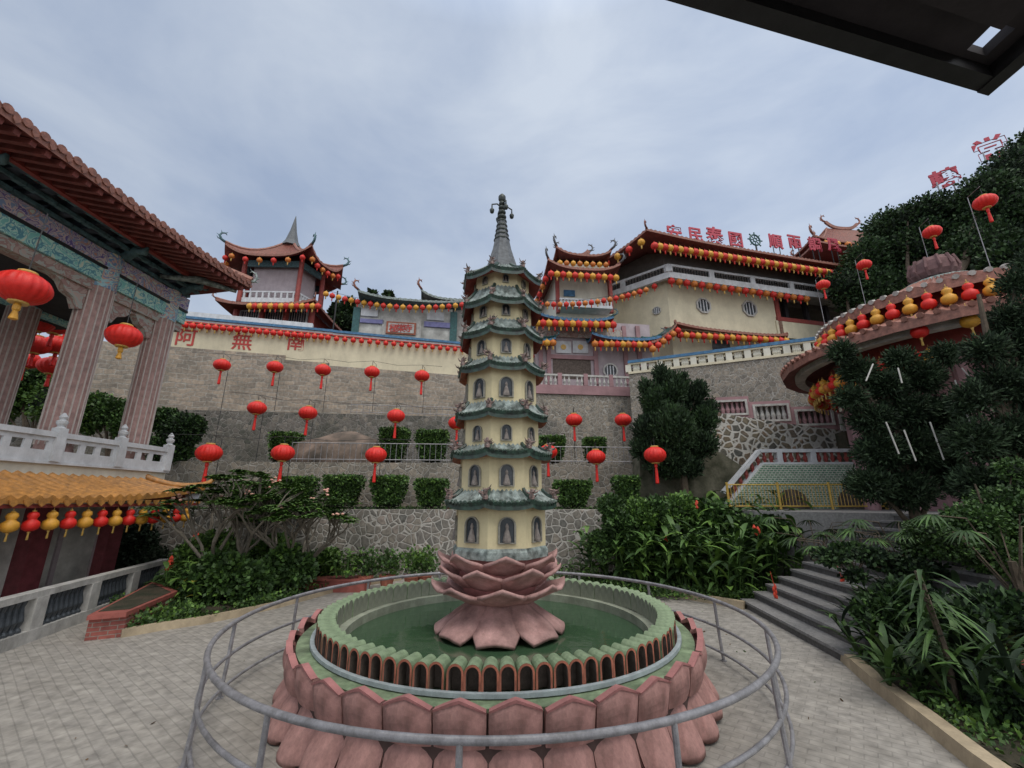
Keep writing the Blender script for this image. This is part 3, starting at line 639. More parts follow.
# arched tiles: local x radial outward, y across
NT = 92
def arched_tile():
    mb = MB(); W_ = 2 * math.pi * 2.52 / NT; h = .255; hw = W_ / 2 * .97; n = 8; z0 = .702
    outl = [(-hw, z0)] + [(-hw * math.cos(math.pi * i / n), z0 + h - hw + hw * math.sin(math.pi * i / n)) for i in range(n + 1)] + [(hw, z0)]
    iw = hw * .74; inl = [(-iw, z0)] + [(-iw * math.cos(math.pi * i / n), z0 + h - hw + iw * math.sin(math.pi * i / n)) for i in range(n + 1)] + [(iw, z0)]
    k = len(outl); r1, r0 = 2.52, 2.30; nr = r0 / r1
    mb.add([(r1, y, z) for y, z in outl] + [(r0, y * nr, z) for y, z in outl], [(i, i + 1, k + i + 1, k + i) for i in range(k - 1)], 0)   # barrel
    mb.add([(r1 + .003, y, z) for y, z in outl] + [(r1 + .003, y, z) for y, z in inl], [(i, k + i, k + i + 1, i + 1) for i in range(k - 1)], 1)   # rim
    mb.add([(r1 + .003, y, z) for y, z in inl] + [(r1 - .13, y, z) for y, z in inl], [(i, k + i, k + i + 1, i + 1) for i in range(k - 1)], 2)
    mb.add([(r1 - .13, y, z) for y, z in inl], [tuple(range(k))], 2)
    mb.add([(r0, y * nr, z) for y, z in outl], [tuple(range(k))[::-1]], 3)
    return mb
tl = arched_tile().build('arched_tile', [m_mossgreen, m_terra, m_darkin, m_concrete2], pool)
for k in range(NT):
    c = tl if k == 0 else tl.copy()
    if k: COL.objects.link(c); c.parent = pool
    c.rotation_euler = (0, 0, 2 * math.pi * k / NT + rnd.gauss(0, .003)); c.location = (rnd.gauss(0, .004), rnd.gauss(0, .004), rnd.gauss(0, .004))
wm = bpy.data.materials.new('green_pool_water'); wm.use_nodes = True; t_ = wm.node_tree; P_ = t_.nodes['Principled BSDF']
P_.inputs['Base Color'].default_value = (.042, .085, .045, 1); P_.inputs['Roughness'].default_value = .07; P_.inputs['Specular IOR Level'].default_value = .5
wn_ = N(t_, 'ShaderNodeTexNoise'); wn_.inputs['Scale'].default_value = 5; wn_.inputs['Detail'].default_value = 3; tc_ = N(t_, 'ShaderNodeTexCoord'); t_.links.new(tc_.outputs['Object'], wn_.inputs['Vector'])
wb_ = N(t_, 'ShaderNodeBump'); wb_.inputs['Strength'].default_value = .12; wb_.inputs['Distance'].default_value = .03; t_.links.new(wn_.outputs[0], wb_.inputs['Height']); t_.links.new(wb_.outputs[0], P_.inputs['Normal'])
mb = MB(); mb.lathe([(2.13, .3), (2.13, .58)], 64, (PC.x, PC.y, 0)); pool.scale = (.96, .96, 1); mb.build('pool_water', wm, kind='structure')

# ring railing
rl = thing('ring_railing', 'galvanised pipe railing circling the lotus pool', 'railing', (-.2, 6.82, 0))
RR = 3.48
def ringpts(r, z, n=96): return [(r * math.cos(2 * math.pi * i / n), r * math.sin(2 * math.pi * i / n), z) for i in range(n)]
for z, rr in ((.86, .03), (.47, .022), (.12, .02)):
    mb = MB(); mb.tube(ringpts(RR if z > .8 else RR + .02, z), rr, 8, closed=True); mb.build('rail', m_steel, rl, smooth=True)
px_posts = []
for k in range(14):
    a = R(-41) + 2 * math.pi * k / 14; c_, s_ = math.cos(a), math.sin(a)
    mb = MB(); mb.tube([(RR * c_, RR * s_, .86), ((RR + .02) * c_, (RR + .02) * s_, .4), ((RR + .05) * c_, (RR + .05) * s_, 0)], .024, 8)
    mb.lathe([(.05, 0), (.05, .012)], 8, ((RR + .05) * c_, (RR + .05) * s_, 0)); mb.build('post', m_steel, rl)

# ------------------------------------------------------------ pagoda on its lotus
PX, PY = -.19, 6.9
pag = thing('lotus_pagoda', 'seven tiered yellow pagoda on a pink lotus in the pool', 'pagoda', (PX, PY, 0), 0)
A0 = R(-90 - 12)
def octo(r, a0=A0): return [(r * math.cos(a0 + k * math.pi / 4), r * math.sin(a0 + k * math.pi / 4)) for k in range(8)]
def zz(py, r): return at(501, py, PY - r * .95).z
def rad(half, z): return half * (PY * CP + (z - CAMZ) * SP) / FPX * 1.03
def petal(mb, ang, r0, z0, r1, z1, hw, curl=.1, th=.022, ns=6, nt_=7, belly=.12):
    ca, sa = math.cos(ang), math.sin(ang); w_ = ns + 1
    def P_(s, t, d):
        wd = hw * (.5 + .5 * math.sin(math.pi * .5 * min(1, t * 1.4))) * (1 - .22 * max(0, t - .7) / .3)
        if z1 > z0: r = lerp(r0, r1, t ** .8) - .1 * s * s; z = lerp(z0, z1, t ** 1.3) - .1 * t ** 3 * abs(s) ** 1.1 + d; r += .05 * max(0, t - .8) / .2
        else: r = lerp(r0, r1, t) - .06 * abs(s) ** 3 * t; z = lerp(z0, z1, t ** .8) - .05 * s * s + d
        y = s * wd; return (r * ca - y * sa, r * sa + y * ca, z)
    top = [P_(-1 + 2 * i / ns, j / nt_, th) for j in range(nt_ + 1) for i in range(w_)]; bot = [P_(-1 + 2 * i / ns, j / nt_, -th) for j in range(nt_ + 1) for i in range(w_)]
    b = len(top); fs = []
    for j in range(nt_):
        for i in range(ns): a = j * w_ + i; fs += [(a, a + w_, a + w_ + 1, a + 1), (b + a, b + a + 1, b + a + w_ + 1, b + a + w_)]
    for i in range(ns): a = nt_ * w_ + i; fs.append((a, b + a, b + a + 1, a + 1))
    for j in range(nt_): a = j * w_; fs.append((a, b + a, b + a + w_, a + w_)); a += ns; fs.append((a, a + w_, b + a + w_, b + a))
    mb.add(top + bot, fs)
mb = MB(); mb.lathe([(.42, .45), (.36, .8), (.4, 1.0), (.55, 1.15), (.6, 1.35), (.62, 1.6), (.3, 1.66)], 24); mb.build('lotus_core', m_pinkedge, pag, smooth=True)
for (n_, a_, r0, z0, r1, z1, hw, cu) in ((8, 0.1, .45, 1.0, .93, 1.27, .34, .07), (8, .49, .52, 1.2, .9, 1.5, .31, .07), (8, 0.1, .56, 1.4, .86, 1.66, .29, .06), (8, -.02, .36, 1.05, .96, .66, .31, .03)):
    for k in range(n_):
        mb = MB(); petal(mb, R(-90) + a_ + k * 2 * math.pi / n_ + rnd.gauss(0, .02), r0, z0, r1 * rnd.uniform(.97, 1.03), z1 + rnd.gauss(0, .01), hw, cu); mb.build('lotus_petal', [m_lotus], pag, smooth=True)
TIERS = [(548, 508, 45, 503, 55), (490, 457, 41, 451, 50), (444, 420, 37.5, 411, 45.5), (400, 370, 35, 363, 42.5), (356, 334, 32, 328, 40.5), (318, 301, 29.5, 297, 39), (285, 273, 27, 267, 38)]
mb = MB(); mb.lathe([(.74, 1.6), (.74, 1.7), (.7, 1.76)], 8, a0=A0); mb.build('plinth', m_paletile, pag)
info = []
for (yb, yt, hw, ye, he) in TIERS:
    r = rad(hw, 3); zb = zz(yb, r); r = rad(hw, zb); zb = zz(yb, r); zt = zz(yt, r)
    re = rad(he, zt); ze = zz(ye, re); re = rad(he, ze); info.append((r, zb, zt, re, ze))
for i, (r, zb, zt, re, ze) in enumerate(info):
    lastz = info[i + 1][1] if i < 6 else ze + .28
    mb = MB(); mb.prismz(octo(r), zb - .12, max(zt, ze) + .03); body = mb.build('tier_body', m_pagoda, pag)
    mb = MB(); fw = 2 * r * math.sin(math.pi / 8); hwin = (zt - zb) * .62; ww = min(fw * .40, hwin * .62)
    for k in range(8):
        a = A0 + math.pi / 8 + k * math.pi / 4; ap = r * math.cos(math.pi / 8)
        Mx = Matrix.Translation((ap * math.cos(a), ap * math.sin(a), zb + .05)) @ Matrix.Rotation(a + R(90), 4, 'Z')
        wi = MB(); op = arch_poly(0, 0, ww * 1.25, hwin * 1.1); ip = arch_poly(0, .015, ww, hwin * 1.1 - ww * .15)
        n_ = len(op); vs = [(x, -.03, z) for x, z in op] + [(x, -.03, z) for x, z in ip] + [(x, .0, z) for x, z in op] + [(x, -.004, z) for x, z in ip]
        fs = [(j, (j + 1) % n_, n_ + (j + 1) % n_, n_ + j) for j in range(n_)] + [(2 * n_ + j, 2 * n_ + (j + 1) % n_, (j + 1) % n_, j) for j in range(n_)] + [(n_ + j, n_ + (j + 1) % n_, 3 * n_ + (j + 1) % n_, 3 * n_ + j) for j in range(n_)]
        wi.add(vs, fs, 0); wi.add([(x, -.005, z) for x, z in ip], [tuple(range(n_))], 1)
        wi.lathe([(ww * .28, .02), (ww * .3, hwin * .15), (ww * .16, hwin * .5), (ww * .1, hwin * .58), (ww * .13, hwin * .7), (ww * .05, hwin * .82)], 8, (0, -.01, 0), 2)
        wi.v = [tuple(Mx @ Vector(v)) for v in wi.v]; wi.build('window', [m_niche, m_glassd, m_statue], body)
    top = octo(info[i + 1][0] * .98) if i < 6 else octo(re * .42)
    mb = MB()
    for k in range(8):
        e = octo(re); roof_patch(mb, (*e[k], ze), (*e[(k + 1) % 8], ze), (*top[(k + 1) % 8], lastz), (*top[k], lastz), .085, 5, .04, .04, .03, .1, 0, 1, 2, 4)
    ev = mb.build('tier_roof', [m_paletile, m_red if i > 3 else m_terra, m_greentile], pag)
    mb = MB(); e = octo(re)
    for k in range(8):
        p, q = Vector((*e[k], ze)), Vector((*e[(k + 1) % 8], ze)); n_ = 11
        for j in range(n_):
            t = (j + .5) / n_; c = lerp(p, q, t); c.z += .04 * abs(2 * t - 1) ** 3 - .02; c2 = Vector((c.x * .93, c.y * .93, c.z + .03)); c3 = Vector((c.x * 1.02, c.y * 1.02, c.z)); mb.tube([c3, c2], .034, 6)
    mb.build('tile_end', m_greentile, ev)
    mb = MB(); rb = MB()
    for k in range(8):
        rb = MB(); rb.tube(hip_line((*e[k], ze + .03), (*top[k], lastz + .02), .04, .04, 5), .03, 5); rb.build('hip_ridge', m_greentile, ev)
        fg = figure(.17 if i < 5 else .15, i * 8 + k); fg.build('dragon_ornament', m_dragon, ev, loc=(e[k][0] * .97, e[k][1] * .97, ze + .05))
zs = info[-1][4] + .2
mb = MB(); zt1 = at(501, 216, PY).z; zt0 = at(501, 200, PY).z; H = zt1 - zs
mb.lathe([(.34, zs), (.27, zs + H * .18), (.18, zs + H * .42), (.1, zs + H * .75), (.085, zs + H * .9)], 8, a0=A0)
sp = mb.build('spire', m_slate, pag)
mb = MB(); z = zs + H * .55; r = .13
while z < zt0 - .12: mb.lathe([(r * .7, z), (r * 1.15, z + .03), (r * 1.15, z + .06), (r * .6, z + .1)], 10); z += .1; r *= .89
mb.lathe([(.03, z - .05), (.07, z + .03), (.07, z + .1), (.02, z + .16)], 10)
for a in range(4):
    c_, s_ = math.cos(a * 1.57 + .4), math.sin(a * 1.57 + .4); zz0 = z - .25
    mb.tube([(0, 0, zz0 + .1), (.1 * c_, .1 * s_, zz0 + .16), (.2 * c_, .2 * s_, zz0 + .12), (.2 * c_, .2 * s_, zz0 + .02)], .014, 5); mb.lathe([(.012, .04), (.045, 0), (.035, -.06), (.01, -.08)], 8, (.2 * c_, .2 * s_, zz0))
mb.build('finial', m_finial, sp, smooth=True)

# ------------------------------------------------------------ left gate hall
LF = Fr(-11.0, 8.0, 88.0)
gate = fthing('gate_hall', 'gate hall at left with fluted pink columns and painted beams', 'hall', LF)
def lz(px, py, dep): return LF.sz(px, py, dep)
s_c1, z_c0 = lz(59, 428, 0); s_c2, _ = lz(134, 438, 0)
sp_c = s_c2 - s_c1; zcap0, zcap1 = 7.75, 8.75; zfl = 3.3
xs0, xs1 = s_c1 - 4 * sp_c, s_c2 + .65
def column(x, y, r, z0, z1, zc):
    mb = MB(); mb.lathe([(r * 1.15, z0), (r * 1.15, z0 + .15), (r * 1.02, z0 + .3), (r, z1)], 16, (x, y, 0)); c = mb.build('column', m_column, gate)
    st = MB()
    for k in range(16):
        a = 2 * math.pi * k / 16 ; c_, s_ = math.cos(a), math.sin(a); st.beam((x + r * 1.012 * c_, y + r * 1.012 * s_, z0 + .35), (x + r * .995 * c_, y + r * .995 * s_, z1), .026, .03)
    st.build('fluting', m_stripe, c)
    k_ = MB(); k_.lathe([(r * 1.06, z1), (r * 1.06, zc)], 16, (x, y, 0)); k_.build('capital', m_paint3, c)
for k in range(-2, 2):
    if k in (0, 1): column(s_c1 + k * sp_c, 0, .33, zfl, zcap0, zcap1)
    if k < 1: column(s_c1 + 1.0 + k * sp_c, 3.2, .33, zfl, zcap0, zcap1)
column(s_c1 - 2.3 * sp_c, 0, .33, zfl, zcap0, zcap1)
def lbox(name, x0, x1, y0, y1, z0, z1, m, parent=gate):
    mb = MB(); mb.box(x0, x1, y0, y1, z0, z1); return mb.build(name, m, parent)
lbox('painted_beam', xs0, xs1 - .1, -.28, .28, 8.32, 8.72, m_paint1); lbox('painted_beam', xs0, xs1 - .1, -.26, .26, 7.86, 8.24, m_paint2)
lbox('beam_shadow_strip', xs0, xs1 - .1, -.3, .3, 8.245, 8.315, m_black); lbox('beam_apron', xs0, xs1 - .1, -.18, .18, 7.6, 7.855, m_paint4)
prof = [(x, z) for x, z in ((0, 7.6), (.0, 7.05), (.12, 7.0), (.25, 7.25), (.45, 7.32), (.6, 7.5), (.85, 7.6))]
for cx, sg in ((s_c1 + .33, 1), (s_c2 - .33, -1), (s_c1 - .33, -1)): mb = MB(); mb.prism([(cx + sg * x, z) for x, z in prof][::1 if sg > 0 else -1], -.1, .1); mb.build('carved_bracket', m_paint4, gate)
# rear beams
lbox('painted_beam', xs0, xs1, 3.0, 3.4, 7.7, 8.7, m_paint2)
for k in (0, 1): lbox('cross_beam', s_c1 + k * sp_c - .2, s_c1 + k * sp_c + .2, .29, 3.0, 7.9, 8.5, m_bracket2)
# bracket clusters under the eaves
mb = MB(); x = xs0 + .3; k = 0
while x < xs1:
    for lv in range(3):
        mb.box(x - .1, x + .1, -.3 - .28 * lv, .1, 8.74 + .12 * lv, 8.84 + .12 * lv, 0)
        mb.box(x - .3, x + .3, -.36 - .28 * lv, -.24 - .28 * lv, 8.745 + .12 * lv, 8.83 + .12 * lv, 1)
    x += .62; k += 1
mb.build('bracket_cluster', [m_bracket, m_bracket2], gate)
for cx in (s_c1, s_c2, s_c1 - sp_c * 1.6):
    mb = MB(); mb.tube([(cx + .1, -.4, 8.78), (cx + .05, -.75, 8.95), (cx, -1.0, 8.86), (cx - .02, -1.1, 8.98)], [.14, .12, .1, .03], 6)
    mb.build('carved_beam_end', m_bracket2, gate, smooth=True)
lbox('coffered_ceiling', xs0, xs1, .32, 9, 7.78, 7.88, m_soffit)
lbox('ceiling', xs0, xs1, -.55, 5, 9.12, 9.2, m_bracket)
# big tiled roof: eave edge at depth -2.2
ex1 = lz(250, 291, -2.2)[0] ; ez = 9.02
gr_ = MB(); roof_patch(gr_, (xs0 - 2, -2.2, ez), (ex1, -2.2, ez), (ex1 - 2.8, 3.0, ez + 3.2), (xs0 + 1, 3.0, ez + 3.2), .3, 10, .5, .28, .09, .16, 0, 1, 2, 6)
roof_patch(gr_, (ex1, -2.2, ez), (ex1, 8.2, ez), (ex1 - 2.8, 3.0, ez + 3.2), (ex1 - 2.8, 3.0, ez + 3.2), .3, 10, .5, .28, .09, .16, 0, 1, 2, 6)
groof = gr_.build('roof', [m_redtile, m_rafter, m_redtile2], gate)
mb = MB(); x = xs0 - 1.8
while x < ex1 - .05:
    e = abs(2 * (x - xs0 + 2) / (ex1 - xs0 + 2) - 1) ** 3 * .28
    mb.lathe([(.0, 0), (.085, .001), (.085, .03)], 10, (0, 0, 0)); b = 10 * 3
    for i in range(len(mb.v) - b, len(mb.v)): vx, vy, vz = mb.v[i]; mb.v[i] = (x + vx, -2.205 - vz, ez + .02 + e + vy)
    mb.prism([(x + .09, ez - .03 + e), (x + .21, ez - .03 + e), (x + .2, ez - .09 + e), (x + .15, ez - .15 + e), (x + .1, ez - .09 + e)], -2.23, -2.205)
    x += .3
mb.build('tile_end', m_redtile2, groof)
mb = MB(); x = xs0 - 1.8
while x < ex1 - .2:
    e = abs(2 * (x - xs0 + 2) / (ex1 - xs0 + 2) - 1) ** 3 * .22
    mb.beam((x, -2.12, ez - .2 + e), (x, -.3, ez + .22 + e * .3), .1, .12); x += .26
mb.build('rafter', m_rafter, groof)
mb = MB(); mb.box(xs0 - 1.8, ex1 - .3, -1.02, -.9, 8.98, 9.12); mb.build('eave_purlin', m_red, groof)
mb = MB(); mb.tube(hip_line((ex1, -2.2, ez + .1), (ex1 - 2.8, 3, ez + 3.3), .5, .28), .14, 6); mb.build('hip_ridge', m_redtile2, groof)
mb = MB(); ornament(mb, (ex1 - .05, -2.15, ez + .35), (1, -.6), .55); mb.tube([(ex1 - .2, -1.9, ez - .1), (ex1 - .9, -1.2, ez - .05), (ex1 - 1.5, -.5, ez - .25)], [.05, .12, .05], 6)
mb.build('corner_ornament', m_paletile, groof, smooth=True)
lbox('gable_wall', xs0, ex1 - 3, 2.6, 3.0, 9.2, 11.6, m_red, groof)
# platform
fl1 = lz(168, 468, -.5)[0]
lbox('platform', xs0, fl1 - .02, -.48, 5.5, 2.75, 3.18, m_cream2)
lbox('platform_skirt', xs0, fl1 - .3, -.3, 5.2, 2.3, 2.74, m_cream2)
bal = lbox('balustrade', xs0, fl1, -.56, -.44, 3.181, 3.24, m_white)
bp = MB(); bp.box(xs0, fl1, -.58, -.42, 3.78, 3.9)
x = fl1 - .12; spn = 1.55; posts = []
while x > xs0 + .2: posts.append(x); x -= spn
for a, b in zip(posts[1:], posts[:-1]):
    # panel with three oval holes: built of an upper and lower slab with stiles between
    bp.box(a + .09, b - .09, -.53, -.47, 3.24, 3.48); bp.box(a + .09, b - .09, -.53, -.47, 3.68, 3.78)
    m3 = (b - a - .18)
    for q in (0, .36, .64, 1):
        xc = a + .09 + m3 * q; ww_ = .1 if q in (0, 1) else .07; x0_, x1_ = max(a + .09, xc - ww_), min(b - .09, xc + ww_); bp.box(x0_, x1_, -.528, -.472, 3.48, 3.68)
bp.build('rail_panel', m_white, bal)
for x in posts:
    p = MB(); p.box(x - .1, x + .1, -.6, -.4, 3.24, 4.0); p.lathe([(.1, 4.0), (.06, 4.04), (.1, 4.1), (.11, 4.16), (.05, 4.2), (.085, 4.26), (.02, 4.36)], 10, (x, -.5, 0)); p.build('baluster_post', m_white, bal)
# lower orange eave all along the platform
oz = 2.42; ox1 = lz(203, 492, -1.7)[0]
mb = MB(); roof_patch(mb, (xs0, -1.75, oz), (ox1, -1.75, oz), (ox1 - .7, -.31, oz + .62), (xs0, -.31, oz + .62), .24, 6, .12, .34, .07, .09, 0, 1, 2, 6)
# upturned tip
roof_patch(mb, (ox1 + .001, -1.75, oz), (ox1, 2.5, oz), (ox1 - .7, 2.5, oz + .62), (ox1 - .7, -.31, oz + .62), .24, 6, .12, .34, .07, .09, 0, 1, 2, 6)
orf = mb.build('lower_roof', [m_orange, m_red, m_orange], gate)
mb = MB(); hl = hip_line((ox1, -1.75, oz + .09), (ox1 - .7, -.31, oz + .7), .12, .34); mb.tube([hl[0] + Vector((.1, -.22, .2)), hl[0] + Vector((.03, -.08, .06))] + hl, [.03, .07] + [.085] * len(hl), 7)
mb.tube([(xs0, -.33, oz + .68), (ox1 - .72, -.33, oz + .68)], .08, 6); mb.build('ridge', m_orange, orf, smooth=True)
mb = MB(); x = xs0 + .12
while x < ox1 - .05: 
    mb.prism([(x - .09, oz - .02), (x + .09, oz - .02), (x + .06, oz - .1), (x, oz - .15), (x - .06, oz - .1)], -1.79, -1.765); x += .24
mb.build('drip_tile', m_orange, orf)
lbox('eave_board', xs0, ox1 - .1, -1.7, -1.62, oz - .17, oz - .1, m_red, orf)
mb = MB(); mb.prism([(ox1 - .1, oz - .15), (ox1 + .02, oz - .1), (ox1 + .02, oz + .3), (ox1 - .4, oz + .1)], -1.6, -1.5); mb.build('eave_end', m_white, orf)
# lower storey: red pillars and marble panels
lwall = lbox('lower_wall', xs0, fl1 - .8, .3, .6, -.02, 2.3, m_marble)
for px_, wv in ((-30, .5), (34, .42), (108, .4)):
    s_, _ = lz(px_, 560, 0); lbox('red_pillar', s_ - wv / 2, s_ + wv / 2, -.05, .35, -.01, 2.32, mat('maroon_pillar_tile', (.2, .05, .06), .5, .25, 6, .05))
for a, b in ((40, 104), (-60, 0)):
    s0, _ = lz(a + 14, 550, .3); s1, _ = lz(b - 8, 550, .3)
    f = MB(); f.box(s0, s1, .24, .297, .3, .42); f.box(s0, s1, .24, .297, 1.7, 1.82); f.box(s0, s0 + .1, .241, .296, .42, 1.7); f.box(s1 - .1, s1, .241, .296, .42, 1.7); f.build('panel_frame', m_mauve, lwall)
# ramp balustrade in front of the hall
pa, pb = gr(-60, 673), gr(158, 592)
rb_ = thing('stone_balustrade', 'weathered cream balustrade with dark balusters in front of the gate hall', 'balustrade', (pa.x, pa.y, 0), math.atan2(pb.y - pa.y, pb.x - pa.x))
Lr = (pb - pa).length
mb = MB(); mb.box(0, Lr, -.11, .11, .72, .83); mb.build('handrail', m_stonewhite, rb_)
mb = MB(); mb.box(0, Lr, -.13, .13, 0, .2); mb.build('base', m_stonewhite, rb_)
npst = 4
for k in range(npst + 1):
    x = Lr * k / npst; mb = MB(); mb.box(max(0, x - .14), min(Lr, x + .14), -.12, .12, .2, .84 if k == npst else .719); mb.build('pier', m_stonewhite, rb_)
bmh = MB(); bmh.lathe([(.07, .2), (.07, .24), (.04, .28), (.075, .38), (.05, .52), (.035, .6), (.06, .68), (.06, .72)], 10); b0 = bmh.build('baluster', mat('dark_glazed_baluster', (.06, .07, .08), .4, .4, 8, .05), rb_)
i = 0
for k in range(npst):
    seg = Lr / npst
    for q in range(8):
        c = b0 if i == 0 else b0.copy()
        if i: COL.objects.link(c); c.parent = rb_
        c.location = (seg * k + .26 + q * (seg - .52) / 7, 0, 0); i += 1
# brick planter
pc = [gr(84, 641), gr(122, 637), gr(172, 612), gr(150, 600)]
pl_ = thing('brick_planter', 'low red brick planter with a moulded red coping', 'planter')
mb = MB(); poly = [(p.x, p.y) for p in pc]; 
mb.prismz(poly, 0, .34); mb.build('brick_wall', m_brick, pl_)
cx = sum(p[0] for p in poly) / 4; cy = sum(p[1] for p in poly) / 4
mb = MB(); mb.prismz([(cx + (x - cx) * 1.05, cy + (y - cy) * 1.05) for x, y in poly], .341, .42); mb.build('coping', m_brickcap, pl_)
mb = MB(); mb.prismz([(cx + (x - cx) * .86, cy + (y - cy) * .86) for x, y in poly], .421, .428); mb.build('planter_soil', m_soil, pl_)
#@@UPPER
# ------------------------------------------------------------ cream wall with brushed characters
def PR(fr, x0, x1, yt, yb, dep=0.0):
    xm, ym = (x0 + x1) / 2, (yt + yb) / 2
    return fr.sz(x0, ym, dep)[0], fr.sz(x1, ym, dep)[0], fr.sz(xm, yb, dep)[1], fr.sz(xm, yt, dep)[1]
def pbox(fr, name, m, parent, x0, x1, yt, yb, d0, d1):
    s0, s1, z0, z1 = PR(fr, x0, x1, yt, yb, d0); mb = MB(); mb.box(s0, s1, d0, d1, z0, z1); return mb.build(name, m, parent)
def wbox(name, x0, x1, y0, y1, z0, z1, m, parent):
    mb = MB(); mb.box(x0, x1, y0, y1, z0, z1); return mb.build(name, m, parent)
cw = fthing('cream_wall', 'long cream plastered wall with red brushed characters and blue coping', 'wall', W4)
sA, sB, sC = W4.sz(120, 340)[0], W4.sz(332, 340)[0], W4.sz(545, 350)[0]
zl, zr = W4.sz(250, 327)[1], W4.sz(400, 341)[1]
wbox('plaster', sA, W4.sz(286, 352)[0], .05, .5, 10.0, zl, m_cream, cw); wbox('plaster', sB + .004, sC, .06, .5, 9.6, zr, m_cream, cw)
wbox('lower_plaster', W4.sz(286, 352)[0] + .003, sB, .052, .45, 9.75, zl, m_cream, cw)
for (a, b, z) in ((sA, sB, zl), (sB + .004, sC, zr)):
    wbox('white_band', a, b, -.02, .55, z + .002, z + .12, m_white, cw); wbox('blue_coping', a, b, -.12, .65, z + .122, z + .26, m_bluetile, cw)
    wbox('red_line', a, b, -.06, .04, z - .07, z, m_letterp, cw)
wbox('white_balustrade', sA, W4.sz(312, 325)[0], .15, .45, zl + .262, zl + .62, m_white, cw)
for ch, px, py in (('阿', 186, 337), ('無', 242, 341), ('南', 296, 342)):
    s, z = W4.sz(px, py, -.01); g = glyph(ch, 1.0, .03, Matrix.Translation((s, .04, z)), 'painted_character', m_letterp, .012); g.parent = cw
wbox('raised_masonry', sA - 6, W4.sz(286, 352)[0], 0, .6, 9.351, 9.998, m_block, t4); wbox('upper_masonry', W4.sz(286, 352)[0] + .003, sC, .0, .6, 9.351, 9.598, m_block, t4); wbox('middle_masonry', W4.sz(286, 352)[0] + .003, sB, .0, .6, 9.6, 9.748, m_block, t4)
row([W4.w(lerp(W4.sz(178, 330)[0], sB - .2, q / 21), -.16, zl - .28) for q in range(22)], ['Rr'], .165, 'under the higher left part of the blue wall coping', 'red lanterns along the cream wall', 'round_lantern')
row([W4.w(lerp(sB + .25, sC, q / 28), -.16, zr - .28) for q in range(29)], ['Rr'], .15, 'under the lower right part of the blue wall coping', 'red lanterns along the cream wall', 'round_lantern')

# ------------------------------------------------------------ left tower hall
TF = Fr(at(283, 300, 30).x, 30, 2)
tw = fthing('tower_hall', 'small six sided tower pavilion with a pointed finial above the cream wall', 'pavilion', TF)
def hexs(k, sx=4.3, sy=3.0): return [(-sx * .72 * k, -sy * k), (sx * .72 * k, -sy * k), (sx * k, 0), (sx * .72 * k, sy * k), (-sx * .72 * k, sy * k), (-sx * k, 0)]
ze = TF.sz(283, 256, -2.8)[1]; zt = ze + 3.0
make_roof(tw, hexs(1), hexs(.04), ze, zt, sag=.9, lift=.9, ribw=.35, orn=1.0, amp=.07, ridge_r=.12, orn_mat=m_bracket2)
mb = MB(); zsp = TF.sz(288, 216, 0)[1]; mb.lathe([(.75, zt - .5), (.5, zt), (.26, zt + (zsp - zt) * .4), (.1, zt + (zsp - zt) * .8), (.02, zsp)], 8); mb.build('finial', m_slate, tw)
zb = TF.sz(283, 300, -2.4)[1]
mb = MB(); mb.prismz(hexs(.52), zb, ze + .25); mb.build('inner_wall', m_mauve, tw)
for i, (x, y) in enumerate(hexs(.66)):
    mb = MB(); mb.tube([(x, y, zb), (x, y, ze + .3)], .17, 8); mb.build('column', m_red, tw)
mb = MB(); h = hexs(.64)
for i in range(6): mb.beam((*h[i], ze - .15), (*h[(i + 1) % 6], ze - .15), .15, .5)
mb.build('lintel', m_bracket2, tw)
for i in range(6):
    a, b = Vector((*h[i], zb)), Vector((*h[(i + 1) % 6], zb)); mb = MB(); mb.beam(a * 1 + Vector((0, 0, .85)), b + Vector((0, 0, .85)), .12, .12); mb.beam(a + Vector((0, 0, .2)), b + Vector((0, 0, .2)), .12, .35)
    for q in range(9): c = lerp(a, b, (q + .5) / 9); mb.box(c.x - .06, c.x + .06, c.y - .05, c.y + .05, zb + .3, zb + .8)
    mb.build('balustrade', m_white, tw)
def ringrow(pts, ze_, frac, n, fr, kinds, r, where, group, idx=(0, 1)):
    P = []
    for i in idx:
        a, b = pts[i], pts[(i + 1) % len(pts)]
        for q in range(n): t = (q + .5) / n; P.append(fr.w(lerp(a[0], b[0], t) * frac, lerp(a[1], b[1], t) * frac, ze_ + .5 * abs(2 * t - 1) ** 3))
    row(P, kinds, r, where, group)
ringrow(hexs(1), ze - .45, .97, 6, TF, ['or', 'rr'], .2, 'under the eave of the pointed tower pavilion', 'lanterns on the tower pavilion', (5, 0, 1))
# lower hall under it
lh = thing('lower_hall', 'red and white hall under the pointed tower, brown tiled eaves', 'hall', (0, 0, 0))
xa, xb = at(226, 310, 27.5).x, at(322, 310, 27.5).x; zb0 = 9.3; zE = at(283, 303, 26.3).z
wbox('wall', xa + .9, xb - 1.0, 28, 38, zb0, zE + .2, m_red, lh)
zc = at(283, 315, 28).z
for px in (250, 274, 298):
    x = at(px, 315, 28).x; mb = MB(); mb.box(x - .75, x + .75, 27.93, 27.995, zc - .75, zc + .35)
    f = mb.build('window', m_white, lh); mb = MB(); mb.box(x - .6, x + .6, 27.9, 27.925, zc - .62, zc + .22, 0)
    for q in range(7): mb.box(x - .55 + q * .17, x - .5 + q * .17, 27.87, 27.9, zc - .62, zc + .22, 1)
    mb.build('lattice', [m_glassd, m_mauve], f)
for px in (236, 262, 286, 312):
    x = at(px, 315, 27.6).x; mb = MB(); mb.tube([(x, 27.6, zb0), (x, 27.6, zE + .1)], .2, 8); mb.build('column', m_red, lh)
